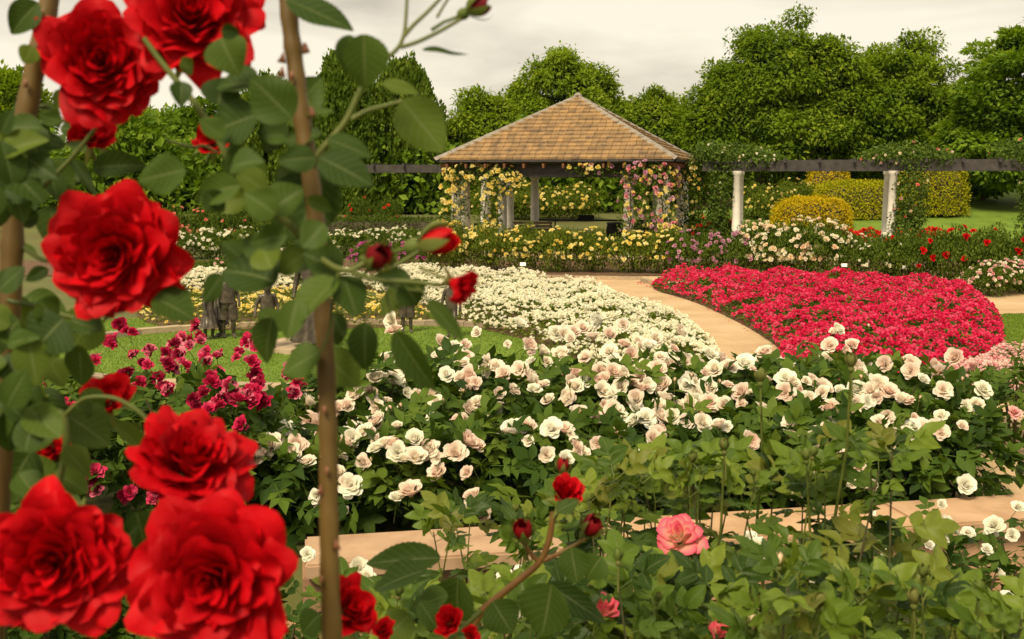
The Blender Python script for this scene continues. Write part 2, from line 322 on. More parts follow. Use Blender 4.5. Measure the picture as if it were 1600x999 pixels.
def rose_petals(Np, nu, nv, seed, opening=1.0, ruf=.06, cup=0.):
    """unit rose (radius about 1), axis +Z, calyx at the origin; list of (V,F,UV)"""
    r = np.random.default_rng(seed); outp = []
    for i in range(Np):
        t = (i/(Np-1))**.9; phi = i*2.39996+r.uniform(-.5, .5)
        p0 = math.radians(-4+(46*t+8*(t > .3))*opening+r.uniform(-8, 8)); p1 = math.radians(-44+(140*t**.62-cup*36*t)*opening+r.uniform(-13, 13)*(1.2-.7*t))
        Lh = (.66+.30*t)*r.uniform(.93, 1.05); Wd = (.40+.74*t)*r.uniform(.9, 1.12)
        V, UV = petal(Lh, Wd, p0, p1, .015+.12*t, .13*(1-t), phi, nu, nv, ruf*(.5+1.0*r.random()), r.uniform(0, 6), r.uniform(.22, .32), r.uniform(.3, 1.2)*(.35+.65*t))
        outp.append((V, grid_faces(nu, nv), UV))
    return outp
def calyx(mb, s=1., L=.0, r=.03, mi=1, bend=0.):
    """green hip below the flower and its stalk"""
    mb.lathe([(r, -.26), (.16, -.16), (.17, -.03), (.10, .04)], 7, mi=mi)
    if L: mb.tube([(0, 0, -.2), (bend*.3, 0, -.2-L*.35), (bend, 0, -.2-L)], [r, r, r*1.15], 5, False, mi=mi)
def rose_mesh(name, mat, Np, nu, nv, seed, opening=1., ruf=.06, stalk=2.6, cup=0., stemmat=None, scale=1.0):
    mb = MB(); uvs = []
    rr = np.random.default_rng(seed+99)
    for V, F, UV in rose_petals(Np, nu, nv, seed, opening, ruf, cup): mb.add(V, F, rr.uniform(0, .25), 0); uvs.append(UV[F.ravel()])
    calyx(mb, L=stalk, bend=.25); mb.V = [v*scale for v in mb.V]
    me = mb.mesh(name, [mat, stemmat or M['stem']]); uv = me.uv_layers.new(name='UVMap')
    full = np.zeros((len(me.loops), 2), np.float32); q = np.concatenate(uvs); full[:len(q)] = q
    uv.data.foreach_set('uv', full.ravel()); return me
def bud_mesh(name, mat, seed, stalk=1.2, fat=1., stemmat=None):
    """pointed bud of wrapped petals with green sepals, unit length 1"""
    r = np.random.default_rng(seed); mb = MB()
    for i in range(6):
        V, UV = petal(1.0-.05*i, 1.1, math.radians(38*fat), math.radians(-46-4*i), .03, .0, i*2.4, 5, 6, .03, r.uniform(0, 6), .4)
        mb.add(V, grid_faces(5, 6), r.uniform(0, .3), 0)
    for i in range(5):
        V, F = leaflet(.85, .26, 2, 5, .3, 0); a = i*2*PI/5+r.uniform(-.2, .2); y = V[:, 1]
        rad = .30*fat*np.sin(np.clip(y/.85, 0, 1)*2.3)+.05; lx = V[:, 0]
        an = a+lx/np.maximum(rad, .12); P = np.stack([(rad+.03)*np.cos(an), (rad+.03)*np.sin(an), y*.92], 1); mb.add(P, F, .3, 1)
    mb.lathe([(.05, -.28), (.15, -.2), (.19, -.06), (.15, .06)], 8, mi=1)
    if stalk: mb.tube([(0, 0, -.25), (.06, 0, -.25-stalk*.5), (0, 0, -.25-stalk)], [.05, .05, .06], 6, False, mi=1)
    return mb.mesh(name, [mat, stemmat or M['sepal']])
def pom(n=9):
    """tiny far-off rose: n petals in two whorls, unit radius, merged faces"""
    Vs, Fs, k = [], [], 0
    for i in range(n):
        a = i*2.4; t = i/(n-1); el = 1.35-1.15*t; d = np.array([math.cos(a)*math.cos(el), math.sin(a)*math.cos(el), math.sin(el)])
        s = np.array([-math.sin(a), math.cos(a), 0]); up = np.cross(d, s); l = .55+.45*t; w = .42+.2*t
        Vs.append(np.array([d*0.05, d*l*.7+s*w*.8, d*l+up*.15, d*l*.7-s*w*.8])); Fs.append(np.arange(4)+k); k += 4
    return np.concatenate(Vs), np.array(Fs)
POMV, POMF = pom(9); POM6V, POM6F = pom(6)
def pom_mesh(name, mat, seed=0):
    r = np.random.default_rng(seed); mb = MB(); V, F = pom(11); mb.add(V*r.uniform(.9, 1.1, (1, 3)), F, r.uniform(0, .1, len(F)), 0)
    mb.tube([(0, 0, 0), (.1, 0, -1.6)], [.07, .07], 4, False, mi=1); return mb.mesh(name, [mat, M['stem']], False)
LEAF1V, LEAF1F = np.array([[0, 0, 0], [-.3, .5, .08], [0, 1, -.1], [.3, .5, .08]]), np.array([[0, 1, 2, 3]])
def foliage(pos, dirs, ups, size, rng=RNG, tmpl=None):
    """many single leaves merged; returns V,F,rnd"""
    T, F = tmpl or (LEAF1V, LEAF1F); n = len(pos)
    V, Fs = scatter(T, F, pos, frames(dirs, ups), size); return V, Fs, np.repeat(rng.random(n), len(F))
def dome_pts(n, rx, ry, h, rng, shell=.55, low=.05):
    """points in a bush-shaped dome over the origin plus outward directions"""
    d = nrm(rng.normal(size=(n, 3))); d[:, 2] = np.where(rng.random(n) < .6, np.abs(d[:, 2]), d[:, 2]); rad = rng.uniform(shell, 1, n)[:, None]
    lump = 1+.16*np.sin(5*d[:, :1]+3*d[:, 1:2]+rng.uniform(0, 6))+.10*np.sin(9*d[:, 1:2]-6*d[:, 2:]+rng.uniform(0, 6))
    p = d*rad*lump*np.array([rx, ry, h*.52])+np.array([0, 0, h*.47]); p[:, 2] = np.where(p[:, 2] < low, rng.uniform(low, low+.15*h, n), p[:, 2]); return p, d
# ------------------------------------------------------------------ ground and setting
WA, WB = G(530, 878, 1.35), G(1600, 809, 1.35)
def wall_y(x): return WA[1]+(WB[1]-WA[1])*(np.clip(x, -3, 6)-WA[0])/(WB[0]-WA[0])
def tz(x, y):
    x = np.asarray(x, float); y = np.asarray(y, float)
    w = y-wall_y(x)
    z = np.where(w < .12, .72, 1.22)
    z = z*(1-sstep(6.6, 11.5, y))
    z = z+.9*sstep(40, 52, y)+1.5*sstep(42, 64, y)*sstep(8, 20, x)
    return z+.05*np.sin(x*.35)*np.cos(y*.22)*sstep(34, 40, y)
def poly_in(P, poly):
    x, y = P[:, 0], P[:, 1]; ins = np.zeros(len(P), bool); n = len(poly); j = n-1
    for i in range(n):
        xi, yi = poly[i][:2]; xj, yj = poly[j][:2]
        ins ^= ((yi > y) != (yj > y)) & (x < (xj-xi)*(y-yi)/(yj-yi+1e-12)+xi); j = i
    return ins
def poly_edge_dist(P, poly):
    d = np.full(len(P), 1e9); n = len(poly)
    for i in range(n):
        a = np.array(poly[i][:2]); b = np.array(poly[(i+1) % n][:2]); ab = b-a
        t = np.clip(((P-a)@ab)/(ab@ab+1e-12), 0, 1); d = np.minimum(d, np.linalg.norm(P-(a+t[:, None]*ab), axis=1))
    return d
def samp(poly, n, rng=RNG):
    poly = np.array(poly)[:, :2]; lo, hi = poly.min(0), poly.max(0); out = np.zeros((0, 2))
    while len(out) < n:
        P = rng.uniform(lo, hi, (n*2, 2)); out = np.concatenate([out, P[poly_in(P, poly)]])
    return out[:n]
def parea(poly):
    p = np.array(poly)[:, :2]; x, y = p[:, 0], p[:, 1]; return abs(np.dot(x, np.roll(y, 1))-np.dot(y, np.roll(x, 1)))/2
def gpoly(pts, z=0.): return [G(a, b, z) for a, b in pts]
def smooth_poly(p, k=2):
    p = np.array(p)[:, :2]
    for _ in range(k): q = np.roll(p, -1, 0); p = np.stack([.75*p+.25*q, .25*p+.75*q], 1).reshape(-1, 2)
    return p
xs = np.concatenate([np.linspace(-700, -60, 9), np.linspace(-50, -14, 10), np.linspace(-12, 14, 53), np.linspace(16, 50, 10), np.linspace(60, 700, 9)])
ys = np.concatenate([np.linspace(-60, -2, 6), np.linspace(0, 3, 7), np.linspace(3.1, 6, 59), np.linspace(6.2, 13, 35), np.linspace(14, 70, 57), np.linspace(80, 1200, 12)])
X, Y = np.meshgrid(xs, ys, indexing='ij')
struct('ground', mk('ground', np.stack([X, Y, tz(X, Y)], -1).reshape(-1, 3), grid_faces(len(xs)-1, len(ys)-1), M['terr']))
def sheet(name, poly, z, mat):
    p = np.array(poly)[:, :2]; V = np.concatenate([p, np.full((len(p), 1), z)], 1)
    a = np.dot(p[:, 0], np.roll(p[:, 1], -1))-np.dot(p[:, 1], np.roll(p[:, 0], -1))
    idx = list(range(len(p))) if a > 0 else list(range(len(p)))[::-1]
    return struct(name, mk(name, V, [np.array([idx])], mat, False))
def drape(name, x0, x1, y0, y1, dz, mat, inside=None, st=.5):
    xa = np.arange(x0, x1+st, st); ya = np.arange(y0, y1+st, st); X, Y = np.meshgrid(xa, ya, indexing='ij')
    V = np.stack([X, Y, tz(X, Y)+dz], -1).reshape(-1, 3); F = grid_faces(len(xa)-1, len(ya)-1)
    if inside is not None: F = F[inside(V[F].mean(1))]
    return struct(name, mk(name, V, F, mat))
LC = np.array([-2.6, 16.4]); LRX, LRY = 4.6, 3.1
def ell(k, n=64, a0=0, a1=2*PI): t = np.linspace(a0, a1, n, endpoint=False); return np.stack([LC[0]+LRX*k*np.cos(t), LC[1]+LRY*k*np.sin(t)], 1)
sheet('path', [(-3, 11.8), (18, 11.8), (18, 32), (-3, 32)], .006, M['sand'])
le = ell(1.62); le[:, 0] = np.where(le[:, 0] > LC[0], LC[0]+(le[:, 0]-LC[0])*.72, le[:, 0]); sheet('lawn', le, .012, M['lawn'])
sheet('lawn_right', gpoly([(1562, 492), (1700, 488), (1900, 510), (1900, 600), (1560, 566), (1548, 548)]), .012, M['lawn'])
drape('terrace_path', 1.2, 5.5, 4.45, 6.5, .008, M['sand'], lambda c: c[:, 1] > wall_y(c[:, 0])+.32, .25)
drape('rose_border_soil', -20, 24, 29.4, 34.8, .02, M['soil'])
drape('far_lawn', 8, 60, 40, 58, .03, M['lawn'])
drape('tree_mulch', 6, 60, 58.5, 90, .03, M['soil'], None, 1.5)
drape('undergrowth_soil', -40, 6, 56, 80, .03, M['soil'], None, 1.5)
# kerbs: each stone a piece of its kerb
def kerb(name, label, pts, w=.16, h=.11, seg=.55, close=False, z=0.):
    pts = np.array(pts)[:, :2]; pts = np.concatenate([pts, pts[:1]]) if close else pts
    L = np.concatenate([[0], np.cumsum(np.linalg.norm(np.diff(pts, axis=0), axis=1))])
    n = max(2, int(L[-1]/seg)); r = thing(name, label, 'kerb', (*pts[0], z))
    me = MB().box((0, 0, 0), (.5, .5, .5)).mesh('kerb_stone', M['kerb'], False)
    for i in range(n):
        a = np.array([np.interp(L[-1]*i/n, L, pts[:, k]) for k in (0, 1)]); b = np.array([np.interp(L[-1]*(i+1)/n, L, pts[:, k]) for k in (0, 1)])
        d = b-a; l = np.linalg.norm(d); c = (a+b)/2; an = math.atan2(d[1], d[0])+random.uniform(-.01, .01)
        Mx = Matrix.Translation((c[0], c[1], z+h/2-.02+random.uniform(-.006, .006))) @ Matrix.Rotation(an, 4, 'Z') @ Matrix.Diagonal((l*.975, w, h+.04, 1))
        part('kerb_stone', me, r, Mx)
    return r
kerb('lawn_kerb', 'low sandstone kerb ringing the oval lawn with the bronze figures', ell(1., 80), close=True, w=.2, h=.10, seg=.7)
kerb('path_kerb', 'stone kerb curving along the sandy path beside the crimson rose bed', gpoly([(1004, 441), (1060, 455), (1110, 471), (1160, 491), (1200, 511), (1230, 533), (1245, 565)]), w=.13, h=.10)
kerb('border_kerb', 'straight low kerb where the sandy path meets the yellow rose border', gpoly([(700, 431), (800, 434.5), (900, 437), (1004, 438)]), w=.12, h=.10)
# lawn blades
def grass(name, label, poly, n, hh=.035):
    P = samp(poly, n); d = rdir(n); d[:, 2] = np.abs(d[:, 2])+.6; d = nrm(d); s = np.cross(d, rdir(n)); s = nrm(s)
    h = RNG.uniform(.5, 1.2, n)[:, None]*hh; b = np.concatenate([P, tz(P[:, 0], P[:, 1])[:, None]+.012], 1)
    V = np.stack([b-s*.006, b+s*.006, b+d*h], 1).reshape(-1, 3)
    o = tagged(name, mk(name, V, np.arange(3*n).reshape(-1, 3), M['grass'], False, RNG.random(n)), label, 'grass'); stuff(o)
le = ell(1.6); le[:, 0] = np.where(le[:, 0] > LC[0], LC[0]+(le[:, 0]-LC[0])*.72, le[:, 0])
grass('lawn_grass', 'short mown grass on the oval lawn around the figures', le[(le[:, 1] > 0)], 110000, .03)
grass('lawn_grass', 'short mown grass at the right edge past the crimson bed', gpoly([(1562, 492), (1660, 489), (1700, 560), (1560, 564), (1550, 548)]), 16000, .03)
# ------------------------------------------------------------------ garden wall
wd = nrm(WB-WA); wn = np.array([-wd[1], wd[0], 0]); Lw = 6.6; w0 = WA-wd*.12
ang = math.atan2(wd[1], wd[0])
wr = thing('garden_wall', 'low sandstone garden wall with a flat cap between the front roses and the cream roses', 'wall', (w0[0], w0[1], .7))
x = 0; i = 0
def bevbox(sx, sy, sz, b=.012):
    mb = MB(); h = np.array([sx, sy, sz])/2
    me = mb.box((0, 0, 0), h).mesh('block', M['stone'], False)
    import bmesh
    bm = bmesh.new(); bm.from_mesh(me); bmesh.ops.bevel(bm, geom=bm.edges[:], offset=b, segments=2, affect='EDGES'); bm.to_mesh(me); bm.free()
    me.attributes.remove(me.attributes['rnd']) if 'rnd' in me.attributes else None
    return me
capm = bevbox(1.10, .30, .055, .008); capm.materials[0] = M['stonecap']
for i in range(6):
    c = w0+wd*(.56+1.106*i)+wn*.135; part('cap_stone', capm, wr, Matrix.Translation((c[0], c[1], 1.3225)) @ Matrix.Rotation(ang, 4, 'Z'))
stm = bevbox(.54, .22, .19, .006)
for k in range(3):
    for i in range(13):
        xx = .27+.546*i-(.27 if k % 2 else 0); c = w0+wd*xx+wn*(.15+random.uniform(-.004, .004))
        part('stone', stm, wr, Matrix.Translation((c[0], c[1], 1.195-k*.195)) @ Matrix.Rotation(ang, 4, 'Z'))
# ------------------------------------------------------------------ gazebo
TH = math.radians(15); S = 8.06; ct, st = math.cos(TH), math.sin(TH)
GB = np.array([5.21, 35.1]); GC = GB+S/2*np.array([-ct+st, st+ct]); EZ = 3.22; PZ = 5.52
gz = thing('gazebo', 'open square gazebo with a cedar shingle pyramid roof on cream columns', 'gazebo', (GC[0], GC[1], 0), rz=-TH)
GM = Matrix.Translation((GC[0], GC[1], 0)) @ Matrix.Rotation(-TH, 4, 'Z')
def gpart(name, me, Mx=None, par=None): 
    o = part(name, me, par or gz, Mx or Matrix.Identity(4), world=False); return o
H = S/2; rise = PZ-EZ; slope = math.atan2(rise, H); SL = math.hypot(rise, H)
roof_me = mk('roof', [(-H+.03, -H+.03, EZ-.05), (H-.03, -H+.03, EZ-.05), (H-.03, H-.03, EZ-.05), (-H+.03, H-.03, EZ-.05), (0, 0, PZ-.06)],
             [np.array([[0, 1, 4], [1, 2, 4], [2, 3, 4], [3, 0, 4]]), np.array([[3, 2, 1, 0]])], M['darkbeam'], False)
roof = gpart('roof', roof_me)
NC = 17
for s in range(4):
    Rs = Matrix.Rotation(s*PI/2, 4, 'Z')
    for c in range(NC):
        t0 = c/NC; t1 = min(1, (c+1.25)/NC); mb = MB()
        hw0 = H*(1-t0); n = max(1, int(2*hw0/.24)); xsn = np.linspace(-hw0, hw0, n+1); xsn[1:-1] += RNG.uniform(-.03, .03, n-1)
        for j in range(n):
            a, b = xsn[j]+.006, xsn[j+1]-.006
            top = H*(1-t1); a1, b1 = np.clip([a, b], -top, top)
            if b1-a1 < .01: a1, b1 = (a1+b1)/2-.005, (a1+b1)/2+.005
            dz = RNG.uniform(0, .012); d0 = RNG.uniform(-.012, .012); y0 = -H*(1-t0)-d0; y1 = -H*(1-t1)
            z0 = EZ+rise*t0+.075+dz; z1 = EZ+rise*t1+.012
            V = [(a, y0, z0), (b, y0, z0), (b1, y1, z1), (a1, y1, z1), (a, y0+.01, z0-.075), (b, y0+.01, z0-.075)]
            rv = RNG.random()
            mb.add(V, [[0, 1, 2, 3], [4, 5, 1, 0]], rv); mb.add(V, [[4, 0, 3], [1, 5, 2]], rv)
        gpart('shingle_course', mb.mesh('shingle_course', M['shingle'], False), Rs, roof)
for s in range(4):
    mb = MB(); nseg = 9; a = np.array([-H-.04, -H-.04, EZ+.07]); b = np.array([0, 0, PZ+.07])
    for j in range(nseg):
        p, q = a+(b-a)*(j/nseg), a+(b-a)*((j+.985)/nseg); dd = nrm(q-p); sd = nrm(np.cross(dd, (0, 0, 1))); up = np.cross(sd, dd); w = .12; dr = .085
        V = [p-sd*w-up*dr, p+up*.02, p+sd*w-up*dr, q-sd*w-up*dr, q+up*.015, q+sd*w-up*dr]
        mb.add(V, [[0, 1, 4, 3], [1, 2, 5, 4]])
    gpart('hip_cap', mb.mesh('hip_cap', M['hip'], False), Matrix.Rotation(s*PI/2, 4, 'Z'), roof)
gpart('finial', MB().lathe([(.16, PZ+.03), (.12, PZ+.1), (.02, PZ+.15)], 8).mesh('finial', M['hip'], False), None, roof)
INS = H-.55
for s in range(4):
    Rs = Matrix.Rotation(s*PI/2, 4, 'Z')
    gpart('beam', MB().box((0, -INS, EZ-.36), (INS+.2-.2*(s % 2), .09, .2)).mesh('beam', M['darkbeam'], False), Rs)
    gpart('gutter', MB().box((0, -H+.05, EZ-.02), (H-.02, .03, .045)).mesh('gutter', M['darkbeam'], False), Rs)
    me = MB().box((0, 0, 0), (.035, .28, .07)).mesh('rafter_end', M['rafter'], False)
    for j in range(12):
        xx = -H+.38+j*(2*H-.76)/11; gpart('rafter_end', me, Rs @ Matrix.Translation((xx, -H+.34, EZ-.13)) @ Matrix.Rotation(slope*.5, 4, 'X'))
colm = MB().lathe([(.23, 0), (.23, .09), (.185, .13), (.18, .2), (.175, 1.2), (.155, 2.5), (.155, 2.56), (.2, 2.60), (.2, 2.68)], 16).mesh('column', M['column'])
for sx in (-1, 1):
    for sy in (-1, 1):
        for dx, dy in ((0, 0), (-1.05*sx, 0), (0, -1.05*sy)): gpart('column', colm, Matrix.Translation((sx*INS+dx, sy*INS+dy, 0)))
for s in (1, 2, 3):
    mb = MB().tube([(-INS+1.0, -INS, .98), (INS-1.0, -INS, .98)], .04, 8)
    gpart('rail', mb.mesh('rail', M['black']), Matrix.Rotation(s*PI/2, 4, 'Z'))
    for xx in (-1.6, 1.6): gpart('rail_post', MB().tube([(xx, -INS, 0), (xx, -INS, .97)], .03, 6).mesh('rail_post', M['black']), Matrix.Rotation(s*PI/2, 4, 'Z'))
gpart('floor_slab', MB().box((0, 0, .03), (INS+.5, INS+.5, .04)).mesh('floor_slab', M['kerb'], False))
def gw(x, y, z=0): v = GM @ Vector((x, y, z)); return np.array(v)
# bench
bp = gw(-INS+1.35, INS-1.6)
bn = thing('garden_bench', 'weathered timber bench at the left inside the gazebo', 'bench', (bp[0], bp[1], .07), rz=-TH+.2)
for nm, c, h in [('seat_slat', (0, -.2+.11*k, .44), (.75, .045, .015)) for k in range(4)] and [('seat_slat', (0, -.2+.11*k, .44), (.75, .045, .015)) for k in range(4)]+[('back_slat', (0, .25, .58+.13*k), (.75, .015, .045)) for k in range(3)]+[('leg', (sx*.68, sy*.2, .21), (.035, .035, .21)) for sx in (-1, 1) for sy in (-1, 1)]+[('arm_rest', (sx*.72, -.02, .64), (.04, .27, .02)) for sx in (-1, 1)]+[('back_post', (sx*.68, .285, .5), (.03, .018, .4)) for sx in (-1, 1)]:
    part(nm, MB().box(c, h).mesh(nm, M['bench'], False), bn, None, world=False)
for k, (lx, lb) in enumerate([(.95, 'dark rounded pot beyond the gazebo rail, left one of two'), (2.0, 'dark rounded pot beyond the gazebo rail, right one of two')]):
    p = gw(lx, INS-.5); t = thing('garden_pot', lb, 'pot', (p[0], p[1], .07), 'pots in the gazebo')
    part('bowl', MB().lathe([(.22, 0), (.36, .2), (.42, .5), (.36, .78), (.40, .84), (.36, .86), (.33, .8)], 14).mesh('bowl', M['black']), t, None, False)
    part('soil', MB().lathe([(.34, .78), (.02, .80)], 14).mesh('soil', M['soil']), t, None, False)
p = gw(-.35, INS); t = thing('rail_plaque', 'small dark slanted plaque fixed above the gazebo rail', 'plaque', (p[0], p[1], 1.0), rz=-TH)
part('board', MB().box((0, 0, .09), (.32, .015, .10), np.array(Matrix.Rotation(-.5, 3, 'X'))).mesh('board', M['black'], False), t, None, False)
part('bracket', MB().box((0, .02, .03), (.03, .02, .05)).mesh('bracket', M['black'], False), t, None, False)
# ------------------------------------------------------------------ pergolas
def pergola(label, P0, P1, cols, zb=2.86, zt=3.22, rows=(0, 2.0)):
    P0, P1 = np.array(P0), np.array(P1); d = nrm(P1-P0); nn = np.array([-d[1], d[0]]); L = np.linalg.norm(P1-P0); an = math.atan2(d[1], d[0])
    r = thing('pergola', label, 'pergola', (P0[0], P0[1], 0), 'pergolas beside the gazebo'); 
    def loc(s, o, z): q = P0+d*s+nn*o; return Matrix.Translation((q[0], q[1], z)) @ Matrix.Rotation(an, 4, 'Z')
    bm_ = MB().box((0, 0, 0), (L/2, .06, (zt-zb)/2)).mesh('beam', M['darkbeam'], False)
    for o in (0, 2.0): part('beam', bm_, r, loc(L/2, o, (zb+zt)/2))
    jm = MB().box((0, 0, 0), (.035, 1.25, .07)).mesh('cross_joist', M['darkbeam'], False)
    for k in range(int(L/1.1)): part('cross_joist', jm, r, loc(.5+k*1.1, 1.0, zt-.02))
    cm = MB().lathe([(.20, 0), (.20, .1), (.15, .14), (.145, 1.3), (.13, zb-.14), (.17, zb-.10), (.17, zb)], 14).mesh('column', M['whitecol'])
    for s in cols:
        for o in rows: part('column', cm, r, loc(s, o, 0))
    return P0, d
PR0, PR1 = atY(1098, 260, 37.5)[:2], atY(1700, 255, 34.6)[:2]
def alongx(px, A=PR0, B=PR1):
    u = (px-800)/FPX*1.003; a, b = A, B; t = (u*a[1]-a[0])/((b-a)[0]-u*(b-a)[1]); return t*np.linalg.norm(b-a)
pergola('charcoal timber pergola on white columns to the right of the gazebo', PR0, PR1, [alongx(1148), alongx(1389), alongx(1640)])
PL0, PL1 = atY(470, 268, 40.0)[:2], atY(684, 268, 39.5)[:2]
pergola('charcoal timber pergola running left from the gazebo behind the thorny cane', PL0, PL1, [alongx(492, PL0, PL1)], 2.83, 3.1, (0,))
# ------------------------------------------------------------------ far rose bushes
def far_fol(name, mat, rx, ry, h, n, size, seed, low=.05, shell=.5):
    r = np.random.default_rng(seed); p, d = dome_pts(n, rx, ry, h, r, shell, low)
    dd = nrm(d*.7+rdir(n, r)*.8); up = nrm(d+rdir(n, r)*.6+np.array([0, 0, .5]))
    V, F, rv = foliage(p, dd, up, size*r.uniform(.7, 1.3, n), r); return mk(name, V, F, mat, False, rv)
FF = {}
for mt in ('leaf_far', 'leaf_yellowrose'):
    FF[mt] = [far_fol('foliage', M[mt], 1, 1, 1, 4200, .085, 20+k) for k in range(3)]
stemm = MB().tube([(0, 0, 0), (.03, .02, .3), (.1, .05, .8)], [.02, .016, .008], 5, False).mesh('stem', M['stemdark'])
PM = {}
def poms(c):
    if c not in PM: PM[c] = [pom_mesh('flower', M[c], k) for k in range(3)]
    return PM[c]
def far_bush(label, base, rx, ry, h, colr, nf, fs, group, leaf='leaf_far', topbias=.0, rng=RNG, cat='rose bush'):
    b = thing('rose_bush', label, cat, base, group, rz=0)
    rot = random.uniform(0, 6); Rz = Matrix.Rotation(rot, 4, 'Z')
    stuff(part('foliage', random.choice(FF[leaf]), b, Matrix.Diagonal((rx, ry, h, 1)) @ Rz, world=False))
    for k in range(4): part('stem', stemm, b, Matrix.Rotation(k*1.6+rot, 4, 'Z') @ Matrix.Diagonal((1, 1, h, 1)), world=False)
    for k in range(nf):
        d = nrm(rng.normal(size=3)+np.array([0, -.5, .55+topbias])); d[2] = max(d[2], -.12); 
        p = d*np.array([rx, ry, h*.58])*rng.uniform(.95, 1.1)+np.array([0, 0, h*.46]); q = nrm(d+rng.normal(size=3)*.35+np.array([0, -.3, .4]))
        c = random.choice(colr) if isinstance(colr, (list, tuple)) else colr
        part('flower', random.choice(poms(c)), b, mat4(frames(np.cross(q, rdir(1)[0]), q), p, fs*rng.uniform(.75, 1.2)), world=False)
    return b
def row(n, x0, x1, y0, y1, rx, h, colr, nf, fs, what, where, group, leaf='leaf_far', jit=.1, zfun=True, **k):
    for i in range(n):
        t = i/(n-1) if n > 1 else .5; g = G(x0+(x1-x0)*t, y0+(y1-y0)*t)
        g = g+np.array([random.uniform(-jit, jit), random.uniform(-jit*2, jit*2), 0]); g[2] = float(tz(g[0], g[1])) if zfun else 0
        lab = what+(', '+ORD[i]+' from the left ' if n > 1 else ' ')+where
        far_bush(lab, g, rx*random.uniform(.9, 1.12), rx*random.uniform(.9, 1.1), h*random.uniform(.92, 1.1), colr, int(nf*random.uniform(.8, 1.2)), fs, group, leaf, **k)
row(7, 712, 1040, 423, 427, .66, 1.2, 'yellow', 40, .078, 'leafy yellow rose bush', 'along the row before the gazebo', 'yellow rose row', 'leaf_yellowrose')
row(3, 1072, 1150, 430, 432, .55, 1.1, 'mauve', 30, .085, 'mauve rose bush', 'beside the gazebo corner', 'mauve rose bushes')
row(4, 1180, 1290, 432, 437, .62, 1.42, ['apricot', 'apricot', 'white'], 60, .09, 'cream and apricot rose bush', 'behind the crimson bed', 'cream border roses')
row(2, 1328, 1378, 438, 440, .6, 1.2, 'white', 30, .06, 'dark bush dotted with white roses', 'behind the crimson bed', 'white border roses')
row(4, 1425, 1600, 443, 452, .75, 1.3, 'red', 11, .10, 'dark bush with scattered red roses', 'right in the border', 'red border roses')
row(3, 1540, 1660, 462, 455, .62, .78, ['pink', 'pink', 'white'], 90, .055, 'low pale pink rose mound', 'at the border end', 'pale pink rose mounds', topbias=.3)
row(9, 278, 690, 405, 402, .75, .9, 'white', 42, .075, 'white rose bush', 'in the row at the back left', 'white rose row', topbias=.3)
row(4, 285, 440, 434, 434, .62, .45, ['pink', 'white'], 6, .06, 'low dull green rose bush', 'before the white rose row', 'low rose bushes')
row(3, 572, 668, 418, 418, .5, .75, 'purple', 22, .075, 'magenta purple rose bush', 'left of the yellow row', 'purple rose bushes')
row(4, 270, 420, 386, 386, .9, 1.5, 'salmon', 14, .085, 'tall loose salmon rose bush', 'behind the white row', 'salmon rose bushes')
row(2, 560, 610, 378, 378, .6, 1.3, 'scarlet', 12, .085, 'scarlet rose bush', 'by the clipped hedge', 'scarlet rose bushes')
row(4, 770, 905, 371, 371, .95, 1.45, 'yellow', 40, .10, 'yellow rose bush', 'seen through the gazebo', 'yellow roses beyond the gazebo', 'leaf_yellowrose')
row(2, 1185, 1235, 372, 372, .95, 1.5, 'yellow', 40, .085, 'pale yellow rose bush', 'between the pergola columns', 'yellow roses under the pergola', 'leaf_yellowrose')
row(2, 1105, 1135, 398, 398, .5, 1.25, 'scarlet', 16, .085, 'small bright red rose bush', 'at the foot of the white column', 'red roses by the column')
